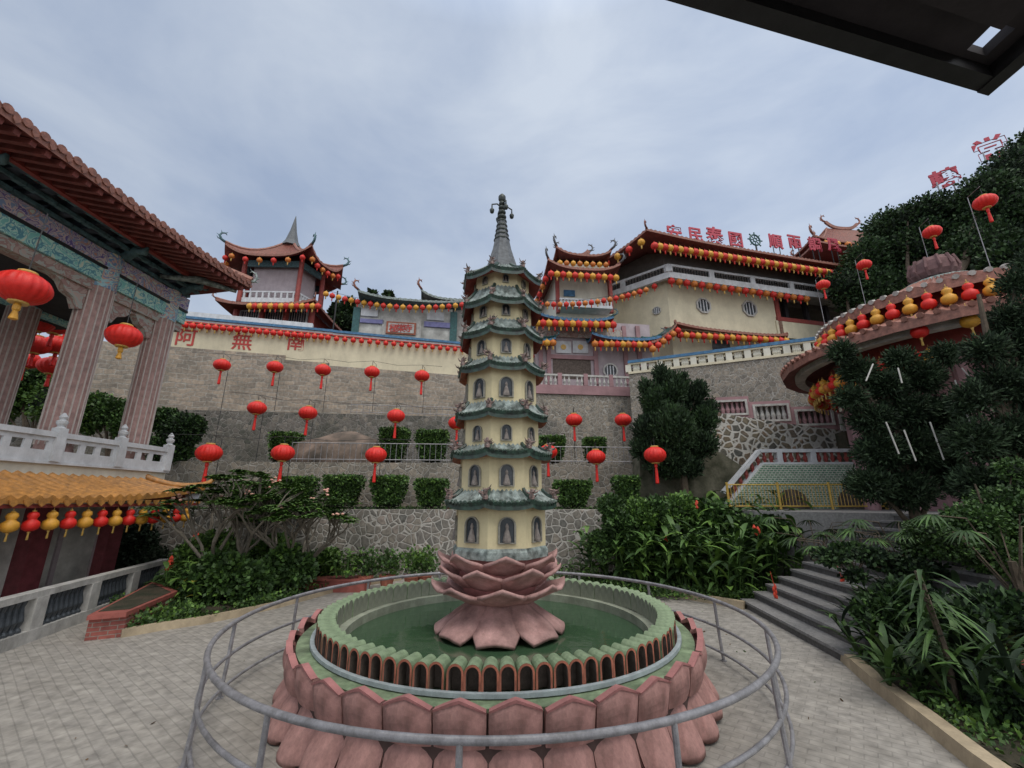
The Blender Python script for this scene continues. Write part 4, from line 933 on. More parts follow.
make_roof(lh, [(xa, 26.3), (xb, 26.3), (xb, 38.5), (xa, 38.5)], [(xa + 1.6, 28.1), (xb - 1.6, 28.1), (xb - 1.6, 36), (xa + 1.6, 36)], zE, zE + .75, sag=.1, lift=.35, ribw=.4, orn=.5, amp=.07)
row([(lerp(at(250, 306, 26.2).x, at(318, 306, 26.2).x, q / 13), 26.2, zE - .3) for q in range(14)], ['yr', 'rr'], .22, 'along the balcony of the hall under the pointed tower', 'lanterns on the lower hall')
# string from tower to middle building, sagging over the sky
p0, p1 = at(326, 294, 27), at(462, 305, 27)
row([lerp(p0, p1, q / 21) - Vector((0, 0, .55 * 4 * (q / 21) * (1 - q / 21))) for q in range(22)], ['yr', 'rr'], .2, 'on the sagging wire between tower and grey gatehouse', 'lanterns on the wire left of the pagoda', wire='thin black wire carrying lanterns left of the pagoda')
mb = MB(); a = at(334, 322, 27); mb.tube([(a.x, 27, 9), (a.x, 27, at(334, 291, 27).z)], .05, 6); o = mb.build('flag_pole', m_black); o['label'] = 'thin dark pole beside the brown hall roof'; o['category'] = 'pole'

# ------------------------------------------------------------ middle gatehouse
MF = Fr(at(405, 340, 28).x, 28, 10)
mg = fthing('grey_gatehouse', 'pale grey gatehouse with swept roof and a red lettered sign', 'gatehouse', MF)
s0, s1, z0, z1 = PR(MF, 354, 452, 306, 350)
wbox('wall', s0, s1, 0, 5, z0 - 3, z1, m_marble, mg)
for (a, b, c, d, m) in ((352, 359, 307, 340, m_tealtile), (450, 457, 312, 342, m_tealtile), (361, 378, 308, 316, m_white), (427, 444, 312, 320, m_white), (360, 384, 319, 323, mat('faded_violet_band', (.2, .2, .38), .8, .2, 5, 0)), (424, 450, 322, 327, MATS.get('faded_violet_band') or m_white), (382, 421, 318, 338, m_stonewhite)):
    pbox(MF, 'wall_panel', m, mg, a, b, c, d, -.16, 0)
sg = pbox(MF, 'sign_board', m_terra, mg, 386, 416, 322, 334, -.3, -.17); pbox(MF, 'sign_face', m_stonewhite, sg, 388, 414, 323.5, 332.5, -.33, -.301)
for ch, px in (('寺', 408), ('樂', 401), ('極', 393.5)):
    s, z = MF.sz(px, 328, -.34); g = glyph(ch, .62, .03, Matrix.Translation((s, -.345, z)), 'sign_character', m_letterp, .015); g.parent = sg
hip_rect(mg, s0 + .2, s1 + 1.3, -1.0, 6, z1 + .1, z1 + .45, 1.6, sag=.15, lift=.4, ribw=.35, orn=.9, mats=[m_redtile2, m_bracket2, m_paletile], ridge_mat=m_slate)
hip_rect(mg, MF.sz(420, 320)[0], s1 + 2.2, -.8, 5, z1 + .5, z1 + .8, .8, sag=.15, lift=.55, ribw=.35, orn=.9, mats=[m_redtile2, m_bracket2, m_paletile], ridge_mat=m_slate)
pbox(MF, 'end_wall', m_stonewhite, mg, 453, 475, 305, 350, .3, 4)

# ------------------------------------------------------------ pink tower house
PB = Fr(at(560, 380, 25).x, 25, 7)
pb_ = fthing('pink_tower_house', 'mauve and cream tower house with two stacked roofs right of the pagoda', 'house', PB)
s0, s1, z0, z1 = PR(PB, 536, 652, 322, 390)
zb = 9.0
wbox('lower_wall', s0, s1, 0, 7, zb - .3, z1, m_mauve, pb_)
op = pbox(PB, 'doorway', m_darkin, pb_, 553, 591, 359, 379, -.02, -.003)
pbox(PB, 'door_lintel', m_pinkwall, pb_, 550, 594, 355, 359, -.12, -.003)
for a, b in ((556, 571), (573, 588)):
    o = pbox(PB, 'plaque', m_white, pb_, a, b, 341, 353, -.08, -.003)
    s_, z_ = PB.sz((a + b) / 2, 347, -.1); g = MB(); g.lathe([(.18, 0), (.18, .02)], 10); g.v = [(x + s_, -.085 - z, y + z_) for x, y, z in g.v]; g.build('gilt_emblem', m_gold, o)
def roundwin(fr, parent, px, py, rp, dep, n=16, oct_=False):
    s, z = fr.sz(px, py, dep); s2, _ = fr.sz(px + rp, py, dep); r = abs(s2 - s); k = 8 if oct_ else n; a0 = math.pi / 8 if oct_ else 0
    def cir(rr): return [(s + rr * math.cos(a0 + 2 * math.pi * i / k), z + rr * math.sin(a0 + 2 * math.pi * i / k)) for i in range(k)]
    mb = MB(); o_, i_ = cir(r * 1.25), cir(r)
    mb.add([(x, dep - .12, zz_) for x, zz_ in o_] + [(x, dep - .12, zz_) for x, zz_ in i_] + [(x, dep, zz_) for x, zz_ in o_] + [(x, dep - .02, zz_) for x, zz_ in i_], [(j, (j + 1) % k, k + (j + 1) % k, k + j) for j in range(k)] + [(2 * k + j, 2 * k + (j + 1) % k, (j + 1) % k, j) for j in range(k)] + [(k + j, k + (j + 1) % k, 3 * k + (j + 1) % k, 3 * k + j) for j in range(k)])
    w_ = mb.build('window', m_stonewhite, parent)
    mb = MB(); mb.add([(x, dep - .015, zz_) for x, zz_ in i_], [tuple(range(k))]); mb.build('pane', m_glassd, w_)
    mb = MB()
    for q in (-.5, 0, .5): mb.box(s + q * r - .03, s + q * r + .03, dep - .09, dep - .04, z - r * .85, z + r * .85)
    mb.build('window_bar', m_white, w_)
roundwin(PB, pb_, 610, 371, 6, 0)
for px in (541, 549, 596, 626, 640): pbox(PB, 'pilaster', m_pinkwall, pb_, px - 2, px + 2, 326, 384, -.14, -.002)
pbox(PB, 'painted_frieze', m_paint4, pb_, 541, 622, 328, 338, -.16, -.141)
# plinth, balustrade
t_ = fthing('terrace_balustrade', 'pink plinth with dark balusters and rubble wall below the mauve house', 'balustrade', PB)
a0, a1, z0, z1 = PR(PB, 534, 662, 386, 395, -1.3)
wbox('plinth', a0, a1, -1.3, -.1, z0, z1, m_pinkwall, t_); wbox('rubble_wall', a0, a1, -1.2, -.2, 3.7, z0 - .003, m_rub4, t_)
mb = MB(); mb.box(a0, a1, -1.28, -1.12, z1 + .55, z1 + .66); mb.build('handrail', m_stonewhite, t_)
mb = MB(); x = a0 + .2
bm_ = MB(); bm_.lathe([(.07, 0), (.05, .08), (.09, .22), (.05, .38), (.04, .45), (.07, .55)], 8); b0 = bm_.build('baluster', m_stonewhite, t_); i = 0
while x < a1:
    c = b0 if i == 0 else b0.copy()
    if i: COL.objects.link(c); c.parent = t_
    c.location = (x, -1.2, z1 + .001); x += .27 if i % 8 != 7 else .5; i += 1
for k in range(6): wbox('pier', a0 + k * (a1 - a0) / 5 - .12, a0 + k * (a1 - a0) / 5 + .12, -1.31, -1.09, z1 + .001, z1 + .72, m_pinkwall, t_)
# lower tile roofs
def eave_px(fr, parent, x0, y0, x1, y1, dep, back, rise, mats, **k):
    (a, za), (b, zb_) = fr.sz(x0, y0, dep), fr.sz(x1, y1, dep); z = (za + zb_) / 2
    return make_roof(parent, [(a, dep), (b, dep), (b, back), (a, back)], [(a + .8, back - .1), (b - .8, back - .1), (b - .8, back), (a + .8, back)], z, z + rise, skip=(2,), mats=mats, **k)
TT = [m_tealtile, m_rafter, m_bluetile]
eave_px(PB, pb_, 538, 318, 614, 319, -1.3, .8, .7, TT, sag=.1, lift=.3, ribw=.3, orn=.6, orn_mat=m_bracket2, ridge_mat=m_tealtile)
eave_px(PB, pb_, 592, 337, 662, 339, -1.2, .0, .5, TT, sag=.1, lift=.3, ribw=.3, orn=.6, orn_mat=m_slate, ridge_mat=m_tealtile)
eave_px(PB, pb_, 528, 339, 556, 339, -1.0, .0, .5, TT, sag=.1, lift=.2, ribw=.3, orn=.5, orn_mat=m_bracket2, ridge_mat=m_tealtile)
row(fline(PB, (531, 323), (613, 325), 15, -1.35), ['rr', 'yr'], .24, 'under the lower teal roof of the mauve tower house', 'lanterns on the mauve tower house')
row(fline(PB, (595, 344), (650, 345), 11, -1.25), ['or', 'rr', 'yr'], .22, 'under the short teal roof over the round window', 'lanterns on the mauve tower house')
row(fline(PB, (541, 343), (553, 343), 3, -1.05), ['or', 'yr'], .22, 'beside the two white plaques left of the doorway', 'lanterns on the mauve tower house')
# upper storey
s0, s1, z0, z1 = PR(PB, 556, 612, 268, 318, .6)
wbox('upper_wall', s0, s1, .8, 6, z0 - .5, z1 + .4, m_cream2, pb_)
for px in (558, 611): pbox(PB, 'column', m_red, pb_, px - 1.6, px + 1.6, 272, 312, .3, .6)
pbox(PB, 'blue_plaque', m_bluetile, pb_, 564, 575, 290, 296, .7, .79)
mb = MB(); x0_, x1_, zz0, zz1 = PR(PB, 560, 612, 299, 306, -.2); mb.box(x0_, x1_, -.2, -.08, zz1 - .1, zz1); mb.box(x0_, x1_, -.2, -.08, zz0, zz0 + .1)
x = x0_ + .1
while x < x1_: mb.box(x - .05, x + .05, -.18, -.1, zz0 + .1, zz1 - .1); x += .22
mb.build('balcony_rail', m_white, pb_); wbox('balcony_floor', x0_, x1_, -.25, .79, zz0 - .12, zz0 - .002, m_white, pb_)
e0, e1, zE1 = PB.sz(548, 264, -1)[0], PB.sz(621, 268, -1)[0], PB.sz(585, 268, -1)[1]
hip_rect(pb_, e0, e1, -1, 6.5, zE1, zE1 + 1.4, 1.5, sag=.4, lift=.55, ribw=.32, orn=.8, orn_mat=m_slate)
e2, e3, zE2 = PB.sz(556, 258, .5)[0], PB.sz(611, 258, .5)[0], PB.sz(585, 259, .5)[1]
hip_rect(pb_, e2, e3, .3, 5.2, zE2 + .25, zE2 + 1.5, .8, sag=.4, lift=.5, ribw=.32, orn=.9, orn_mat=m_slate)
row(fline(PB, (551, 274), (616, 278), 12, -1.0), ['rr', 'yr'], .22, 'under the main upper eave of the mauve tower house', 'lanterns on the mauve tower house')
row(fline(PB, (560, 263), (606, 265), 8, .2), ['yr', 'or'], .19, 'under the topmost small roof of the mauve tower house', 'lanterns on the mauve tower house')
row([PB.w(e0 + .05, -1 + 6.5 * q / 6, zE1 - .35) for q in range(1, 7)], ['rr', 'or'], .22, 'along the left side eave of the mauve tower house', 'lanterns on the mauve tower house')
p0, p1 = at(541, 304, 23.2), at(646, 290, 23.6)
row([lerp(p0, p1, q / 17) - Vector((0, 0, .35 * 4 * (q / 17) * (1 - q / 17))) for q in range(18)], ['rr', 'or'], .17, 'on the wire crossing in front of the mauve house balcony', 'lanterns on the wire before the mauve house', wire='thin wire of lanterns crossing before the mauve house')

# ------------------------------------------------------------ main cream hall
MH = Fr(at(668, 300, 27).x, 27, 13.8)
mh = fthing('main_hall', 'large cream hall with octagonal windows and long lantern hung red eaves', 'hall', MH)
sR = MH.sz(775, 310)[0]; s2 = MH.sz(850, 310)[0]; zB, zT = MH.sz(720, 350)[1] - .5, MH.sz(720, 290)[1]
lx, ly = -3.6, 4.6      # left facet going back
mb = MB(); mb.prismz([(0, 0), (sR, 0), (sR, 9), (lx, 9), (lx, ly)], zB - 1.2, zT + .3); mb.build('wall', m_cream, mh)
for px, py in ((703, 306), (749, 309)): roundwin(MH, mh, px, py, 6, -.001, oct_=True)
LFc = Fr(*MH.w(lx, ly, 0)[:2], math.degrees(MH.a) + math.degrees(math.atan2(-ly, -lx)))
roundwin_parent = fthing('side_window', 'small round window on the shaded left facet of the cream hall', 'window', LFc)
roundwin(LFc, roundwin_parent, 657, 311, 3.6, -.001, oct_=True)
wbox('pilaster', sR, sR + .35, -.1, .3, zB, zT + .2, m_red, mh)
# recessed dark bay at right
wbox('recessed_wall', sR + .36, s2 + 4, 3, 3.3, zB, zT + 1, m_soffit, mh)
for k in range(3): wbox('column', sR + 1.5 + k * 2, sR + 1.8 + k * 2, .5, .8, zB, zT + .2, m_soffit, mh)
pbox(MH, 'side_balcony', m_cream, mh, 778, 838, 324, 340, -.1, 1.5); pbox(MH, 'side_balcony_rail', m_red, mh, 778, 838, 320, 324, -.12, .1)
s_, z_ = MH.sz(722, 352); mb = MB(); mb.prism(arch_poly(s_, z_ - .1, 1.5, 1.25), -.03, -.002); mb.build('arched_opening', m_glassd, mh)
# white balcony band: two slabs with dark openings and stiles
zb0, zb1 = MH.sz(720, 284, -.9)[1], MH.sz(720, 271, -.9)[1]
ext = [(lx - .7, ly + .1), (-.35, -.9), (s2 + 4, -.9)]
def wallstrip(mb, a, b, th, z0, z1, mi=0):
    a = Vector((*a, 0)); b = Vector((*b, 0)); d = (b - a).normalized(); n = Vector((-d.y, d.x, 0)) * th
    mb.hexa([a + Vector((0, 0, z0)), b + Vector((0, 0, z0)), b + n + Vector((0, 0, z0)), a + n + Vector((0, 0, z0))], [a + Vector((0, 0, z1)), b + Vector((0, 0, z1)), b + n + Vector((0, 0, z1)), a + n + Vector((0, 0, z1))], mi)
mb = MB(); h_ = zb1 - zb0
for a, b in zip(ext[:-1], ext[1:]):
    wallstrip(mb, a, b, .25, zb0, zb0 + h_ * .42); wallstrip(mb, a, b, .25, zb1 - h_ * .16, zb1)
    L_ = (Vector(b) - Vector(a)).length; n_ = max(1, round(L_ / 3.4))
    for k in range(n_ + 1):
        c = lerp(Vector(a), Vector(b), k / n_); d = (Vector(b) - Vector(a)).normalized(); wallstrip(mb, c - d * .2, c + d * .2, .26, zb0 + h_ * .42, zb1 - h_ * .16)
bb = mb.build('balcony_parapet', m_white, mh)
mb = MB()
for a, b in zip(ext[:-1], ext[1:]):
    A_, B_ = Vector(a), Vector(b); d = (B_ - A_).normalized(); n_ = int((B_ - A_).length / .22); nrm = Vector((-d.y, d.x)) * .12
    for k in range(n_): c = lerp(A_, B_, (k + .5) / n_) + nrm; mb.box(c.x - .03, c.x + .03, c.y - .03, c.y + .03, zb0 + h_ * .42, zb1 - h_ * .16)
mb.build('bars', m_black, bb)
mb = MB(); mb.prismz([(ext[0][0] + .26, 9), (ext[0][0] + .26, ext[0][1]), (-.2, -.6), (s2 + 4, -.6), (s2 + 4, 9)], zT + .32, zT + .42); mb.build('balcony_floor', m_white, mh)
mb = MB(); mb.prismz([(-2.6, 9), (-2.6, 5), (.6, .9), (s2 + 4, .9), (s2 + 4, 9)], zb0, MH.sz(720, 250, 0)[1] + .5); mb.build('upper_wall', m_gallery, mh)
# main roof: corner at (650,240) px
za = MH.sz(745, 249, -2.2)[1]; c0 = MH.sz(648, 243, -2.2)[0]; LFX = c0 - 3.2
eave = [(c0, -2.2), (s2 + 6, -2.2), (s2 + 6, 11), (LFX, 11), (LFX, 6.5)]; top = [(c0 + 3.4, 3.2), (s2 + 3, 3.2), (s2 + 3, 5), (c0 + 2.6, 5), (c0 + 2.6, 4.6)]
rf = make_roof(mh, eave, top, za, za + 2.2, sag=.5, lift=.35, ribw=.33, orn=.7, amp=.08, orn_mat=m_redtile)
P = fline(MH, (655, 251), (842, 268), 42, -2.15)
row([Vector((p.x, p.y, P[16].z)) for p in P], ['rr', 'yr'], .25, 'under the long upper eave of the cream hall', 'lanterns under the upper eave of the cream hall')
a, b = Vector(eave[0]), Vector(eave[4])
row([MH.w(*lerp(a, b, (q + .5) / 9), za - .4) for q in range(9)], ['yr', 'rr'], .25, 'under the receding left eave of the cream hall', 'lanterns under the upper eave of the cream hall')
a, b = Vector(ext[0]), Vector(ext[1]) 
row([MH.w(*(lerp(a, b, q / 6) + Vector((0, -.1))), zb0 - .35) for q in range(6)], ['or', 'rr'], .2, 'on the left facet below the white parapet', 'lanterns below the white parapet')
row([MH.w(lerp(-.3, MH.sz(792, 290)[0], q / 19), -1.0, zb0 - .35) for q in range(20)], ['rr', 'or'], .24, 'below the white parapet over the octagonal windows', 'lanterns below the white parapet')
# lower eave
eave_px(MH, mh, 676, 329, 788, 333, -1.2, .0, .45, [m_redtile, m_rafter, m_redtile2], sag=.08, lift=.25, ribw=.33, orn=.0)
row(fline(MH, (680, 335), (786, 341), 20, -1.25), ['rr', 'yr'], .24, 'under the lower eave of the cream hall', 'lanterns under the lower eave of the cream hall')
mb = MB(); q0, q1 = at(652, 344, 24.2), at(677, 326, 25.4)
roof_patch(mb, q0, q1, q1 + Vector((0, 1.5, .5)), q0 + Vector((0, 1.5, .5)), .3, 4, .1, .2, .05, .12, 0, 1, 2); o = mb.build('link_roof', [m_tealtile, m_rafter, m_redtile2]); o['label'] = 'short sloping roof strip joining the mauve house to the cream hall'; o['category'] = 'roof'
row([lerp(q0, q1, q / 5) - Vector((0, .05, .35)) for q in range(6)], ['or', 'rr'], .22, 'along the short sloping roof strip beside the cream hall', 'lanterns under the lower eave of the cream hall')
# roof letters
for i, (ch, px, py, sc) in enumerate((('安', 675, 239, 1.1), ('民', 696, 239.5, 1.05), ('泰', 715, 238, 1.25), ('國', 736, 241.5, 1.1), ('順', 776, 243.5, 1.1), ('雨', 795, 244, 1.1), ('調', 815, 246, 1.1), ('風', 834, 247, 1.1))):
    s, z = MH.sz(px, py, -1.7); g = glyph(ch, 1.14 * sc, .08, Matrix.Translation((s, -1.7, z + .16 + (.34, .2, .05, 0, 0, 0, 0, 0)[i])), 'roof_letter', m_letter, .018); t = fthing('roof_letter_sign', 'crimson roof character standing on the long red eave, %s' % ('leftmost of all', 'second from the left end', 'third from left', 'just left of the wheel emblem', 'just right of the wheel emblem', 'second to the right of the wheel', 'third to the right of the wheel', 'rightmost of all, by the trees')[i], 'sign', MH); g.parent = t
    mb = MB(); mb.box(s - .3, s - .26, -1.68, -1.64, za, z - .2); mb.box(s + .26, s + .3, -1.68, -1.64, za, z - .2); mb.build('stand', m_black, t)
s, z = MH.sz(755, 240, -1.7); t = fthing('wheel_emblem', 'dark eight spoked dharma wheel standing among the crimson roof letters', 'emblem', MH)
mb = MB(); mb.tube([(s + .42 * math.cos(k * math.pi / 12), -1.7, z + .42 * math.sin(k * math.pi / 12)) for k in range(24)], .06, 6, closed=True)
mb.tube([(s + .15 * math.cos(k * math.pi / 6), -1.7, z + .15 * math.sin(k * math.pi / 6)) for k in range(12)], .045, 6, closed=True); mb.build('rim', m_tealtile, t)
for k in range(8):
    mb = MB(); c_, s__ = math.cos(k * math.pi / 4), math.sin(k * math.pi / 4); mb.tube([(s + .1 * c_, -1.7, z + .1 * s__), (s + .62 * c_, -1.7, z + .62 * s__)], [.03, .05], 5); mb.build('spoke', m_tealtile, t)
mb = MB(); mb.box(s - .04, s + .04, -1.74, -1.66, za, z - .42); mb.build('stand', m_black, t)
# upper right hall behind
UF = Fr(at(870, 240, 36).x, 36, 6)
uh = fthing('upper_hall', 'distant red hall roof rising above the right end of the long eave', 'hall', UF)
e0, zE_ = UF.sz(815, 243, -1); hip_rect(uh, e0, e0 + 14, -1, 6, zE_ + .3, zE_ + 4.4, 5.2, sag=1.2, lift=.6, ribw=.35, orn=1.2)
hip_rect(uh, e0 - 1.2, e0 + 14, -2.4, 7, zE_ - 1.2, zE_ + .1, 2.0, sag=.2, lift=.5, ribw=.35, orn=1.0)
wbox('wall', e0 + 1.4, e0 + 12, 1, 5, 9, zE_ + .6, m_red, uh)
row([UF.w(e0 + 1 + q * 1.1, -1.1, zE_ - .05) for q in range(7)], ['or', 'yr'], .3, 'under the distant upper right roof', 'lanterns on the upper right hall')

# ------------------------------------------------------------ long stone wall with blue topped balustrade
LW = Fr(6.5, 23, -24.4)
t = fthing('stone_terrace_wall', 'tall grey rubble wall with blue topped balustrade below the cream hall', 'wall', LW)
l0, l1 = LW.sz(628, 365)[0], LW.sz(850, 340)[0]
zt = LW.sz(720, 350)[1]
wbox('masonry', l0, l1, 0, 1, 3.5, zt - .75, m_rub4, t); wbox('yellow_band', l0, l1, -.06, 1.02, zt - .748, zt - .62, m_cream, t)
wbox('blue_rail', l0, l1, -.08, .35, zt - .12, zt + .04, m_bluetile, t); wbox('cream_rail', l0, l1, -.04, .3, zt - .2, zt - .122, m_cream, t)
n_ = 12; i = 0
bm_ = MB(); bm_.lathe([(.06, 0), (.045, .06), (.08, .15), (.045, .28), (.06, .415)], 8); b0 = bm_.build('baluster', m_cream2, t)
for k in range(n_ + 1):
    x = lerp(l0, l1, k / n_); wbox('pier', x - .15, x + .15, -.03, .28, zt - .619, zt - .201, m_cream2, t)
    if k < n_:
        for q in range(4):
            c = b0 if i == 0 else b0.copy()
            if i: COL.objects.link(c); c.parent = t
            c.location = (x + .3 + q * ((l1 - l0) / n_ - .6) / 3, .12, zt - .618); i += 1
wbox('dark_backing', l0, l1, .5, .6, zt - .615, zt - .25, m_darkin, t)
# ------------------------------------------------------------ stepped pink wall, white jointed rubble, garden stair wall
SW = Fr(at(700, 400, 19).x, 19, -12)
t = fthing('stepped_pink_wall', 'dusty pink wall stepping down with white framed baluster openings', 'wall', SW)
for i, (x0, x1, yt, yb) in enumerate(((704, 750, 397, 421), (750, 792, 401, 427), (792, 836, 406, 431), (836, 875, 411, 436))):
    s0, s1, z0, z1 = PR(SW, x0, x1, yt, yb); g = .003
    a, b = x0 + (12 if i == 0 else 5), x1 - 4; p0, p1, q0, q1 = PR(SW, a, b, yt + 4.5, yb - 7)
    mb = MB(); mb.box(s0 + g, p0, 0, .4, z0, z1); mb.box(p1, s1 - g, 0, .4, z0, z1); mb.box(p0, p1, 0, .4, z0, q0); mb.box(p0, p1, 0, .4, q1, z1); f = mb.build('wall_bay', m_pinkwall, t)
    mb = MB(); e = .07
    mb.box(p0 - e, p1 + e, -.05, -.002, q1 - .02, q1 + e); mb.box(p0 - e, p1 + e, -.05, -.002, q0 - e, q0 + .02); mb.box(p0 - e, p0 + .02, -.05, -.002, q0 + .02, q1 - .02); mb.box(p1 - .02, p1 + e, -.05, -.002, q0 + .02, q1 - .02); mb.build('opening_frame', m_stonewhite, f)
    mb = MB(); n_ = 6; hh = q1 - q0
    for k in range(n_): mb.lathe([(.06, 0), (.1, hh * .35), (.05, hh * .7), (.07, hh)], 8, (lerp(p0, p1, (k + .5) / n_), .15, q0))
    mb.build('balusters', m_pinkwall if i % 2 == 0 else m_stonewhite, f); wbox('backing', p0, p1, .36, .39, q0, q1, m_niche, f)
def polywall(name, fr, pts, th, m, label, cat, dep=0):
    o = fthing(name, label, cat, fr); mb = MB(); mb.prism([fr.sz(x, y, dep) for x, y in pts], dep, dep + th); mb.build('masonry', m, o); return o
RW = Fr(at(720, 430, 17.6).x, 17.6, -5)
polywall('rubble_bank', RW, [(706, 470), (880, 470), (880, 435), (840, 430), (790, 424), (712, 412)], 1.2, m_rub3, 'bank of dark rubble with bright white joints under the pink wall', 'wall')
BK = Fr(at(640, 480, 16.6).x, 16.6, 0)
polywall('mossy_slope', BK, [(640, 520), (760, 520), (748, 470), (720, 452), (640, 452)], 1.2, mat('mossy_bank', (.16, .15, .11), .95, .45, 2, .5, col2=(.07, .08, .04), grime=.5), 'plain mossy earth bank beside the dark conifer', 'bank')
GW = Fr(at(760, 480, 15.5).x, 15.5, -3)
t = fthing('lattice_garden_wall', 'green and white lattice tiled wall with two low arches behind yellow fence', 'wall', GW)
mb = MB(); P = [GW.sz(x, y) for x, y in ((726, 500), (880, 500), (880, 464), (764, 468))]; zf = 2.1
P = [(P[0][0], zf), (P[1][0], zf), (P[2][0], P[2][1]), (P[3][0], P[2][1])]; mb.prism(P, 0, .4); mb.build('lattice_face', m_greenlat, t)
for px, wv in ((792, 1.15), (852, 1.0)):
    s, _ = GW.sz(px, 500); mb = MB(); mb.prism(arch_poly(s, zf + .02, wv, .66), -.03, -.002); mb.build('arch_opening', m_darkin, t)
zt_ = P[2][1]; xL, xT, xR = P[0][0], P[3][0], P[2][0]; hb = .5
bt = fthing('stair_balustrade', 'white balustrade with maroon balusters sloping down to the left', 'balustrade', GW)
mb = MB(); mb.beam((xT - .01, .2, zt_ + hb), (xR, .2, zt_ + hb), .24, .12); mb.build('handrail', m_white, bt); mb = MB(); mb.beam((xT, .2, zt_ + hb), (xL, .2, zf + hb + .05), .24, .12); mb.build('sloping_handrail', m_white, bt)
mb = MB(); mb.beam((xT, .2, zt_ + .04), (xR, .2, zt_ + .04), .28, .08); mb.beam((xT, .2, zt_ + .02), (xL, .2, zf + .06), .28, .1); mb.build('base_rail', m_white, bt)
for px in (782, 816, 868): s, _ = GW.sz(px, 460); wbox('pier', s - .09, s + .09, .08, .32, zt_ + .08, zt_ + hb - .06, m_white, bt)
bm_ = MB(); bm_.lathe([(.06, .06), (.04, .12), (.08, .22), (.04, .36), (.06, .45)], 8); b0 = bm_.build('baluster', m_red, bt); i = 0
x = xL + .2
while x < xR:
    zz_ = zt_ if x > xT else lerp(zf + .03, zt_, (x - xL) / (xT - xL)); c = b0 if i == 0 else b0.copy()
    if i: COL.objects.link(c); c.parent = bt
    c.location = (x, .2, zz_); x += .24; i += 1
yf = fthing('yellow_fence', 'thin yellow metal fence in front of the green lattice wall', 'fence', GW)
a, b = GW.sz(728, 495, -.8)[0], GW.sz(884, 495, -.8)[0]
mb = MB(); mb.tube([(a, -.8, zf + .8), (b, -.8, zf + .8)], .025, 6); mb.tube([(a, -.8, zf + .1), (b, -.8, zf + .1)], .025, 6); mb.build('rail', m_yfence, yf)
mb = MB(); x = a
while x < b: mb.tube([(x, -.8, zf + .1), (x, -.8, zf + .8)], .011, 4); x += .11
mb.build('bars', m_yfence, yf)
for x in (a, lerp(a, b, .33), lerp(a, b, .66), b): mb = MB(); mb.tube([(x, -.8, zf), (x, -.8, zf + .88)], .04, 6); mb.build('post', m_yfence, yf)
# ------------------------------------------------------------ steps up to the right and the raised path
st = thing('granite_steps', 'wide flight of grey granite steps climbing to the right', 'steps')
A_, B_ = gr(742, 606), gr(846, 664); d = (B_ - A_).normalized(); nn = Vector((-d.y, d.x, 0)); nn = nn if nn.x > 0 else -nn
NS = 13; rise = .16; tread = .33
for k in range(NS):
    o_ = nn * (tread * k); ext_ = .25 * k; z0, z1 = 0 if k == 0 else rise * k - .004, rise * (k + 1)
    a, b = A_ + o_ - d * ext_ * .2, B_ + o_ + d * .05; c, e = b + nn * (tread + .35), a + nn * (tread + .35)
    mb = MB(); mb.prismz([(p.x, p.y) for p in (a, b, c, e)], z0, z1 - .05); s_ = mb.build('riser', m_riser, st)
    mb = MB(); mb.prismz([(p.x, p.y) for p in (a - nn * .025, b - nn * .025, c, e)], z1 - .0495, z1); mb.build('tread', m_granite, st)
E1 = A_ + nn * tread * NS; E2 = B_ + nn * tread * NS
solid('path', [(E1.x, E1.y), (E2.x, E2.y), (18, 6), (18, 15.6), (6.9, 15.6), (7.2, 13.2)], -.02, 2.085, m_granite, kind='structure')
# right planter of dark red brick
q = [gr(962, 668, .3), gr(1040, 700, .3), gr(1060, 660, .3), gr(975, 642, .3)]
pr = thing('red_bed_wall', 'dark red brick bed wall half hidden in the foliage at right', 'planter')
mb = MB(); mb.prismz([(p.x, p.y) for p in q], .0, .45); mb.build('brick_wall', m_brick, pr)
cx = sum(p.x for p in q) / 4; cy = sum(p.y for p in q) / 4
mb = MB(); mb.prismz([(cx + (p.x - cx) * 1.04, cy + (p.y - cy) * 1.04) for p in q], .451, .53); mb.build('coping', m_red, pr)
# low red planter with pots behind the pool
q0, q1 = gr(300, 574, .3), gr(380, 572, .3)
pt = thing('red_trough', 'long low red trough behind the left rim of the pool', 'planter')
mb = MB(); mb.box(q0.x, q1.x, 12.5, 13.0, .0, .28); mb.build('trough_wall', m_brickcap, pt); mb = MB(); mb.box(q0.x - .04, q1.x + .04, 12.46, 13.04, .281, .34); mb.build('coping', m_brickcap, pt)

# ------------------------------------------------------------ round pavilion
RV = (14.4, 13.0)
rv = thing('round_pavilion', 'round pavilion with two ringed tile roofs and rows of gourd lanterns', 'pavilion', (RV[0], RV[1], 0))
def ngon(r, n=24): return [(r * math.cos(2 * math.pi * k / n), r * math.sin(2 * math.pi * k / n)) for k in range(n)]
def ring_roof(r1, z1, r0, z0, name):
    e, tp = ngon(r1), ngon(r0); mb = MB()
    for k in range(24): j = (k + 1) % 24; roof_patch(mb, (*e[k], z1), (*e[j], z1), (*tp[j], z0), (*tp[k], z0), .31, 5, .12, 0, .08, .24, 0, 1, 2, 6)
    o = mb.build(name, [m_redtile2, m_rafter, m_redtile2], rv)
    mb = MB(); n = int(2 * math.pi * r1 / .31)
    for k in range(n):
        a = 2 * math.pi * k / n; c = Vector((math.cos(a), math.sin(a), 0)); mb.tube([c * (r1 + .03) + Vector((0, 0, z1 + .04)), c * (r1 - .12) + Vector((0, 0, z1 + .08))], .075, 7)
    mb.build('tile_end', m_stonewhite if r1 < 4 else m_redtile2, o); return o
z_lo, z_hi = 6.95, 8.2
ring_roof(4.85, z_lo, 3.1, z_lo + .75, 'lower_roof'); ring_roof(3.55, z_hi, .9, z_hi + 1.15, 'upper_roof')
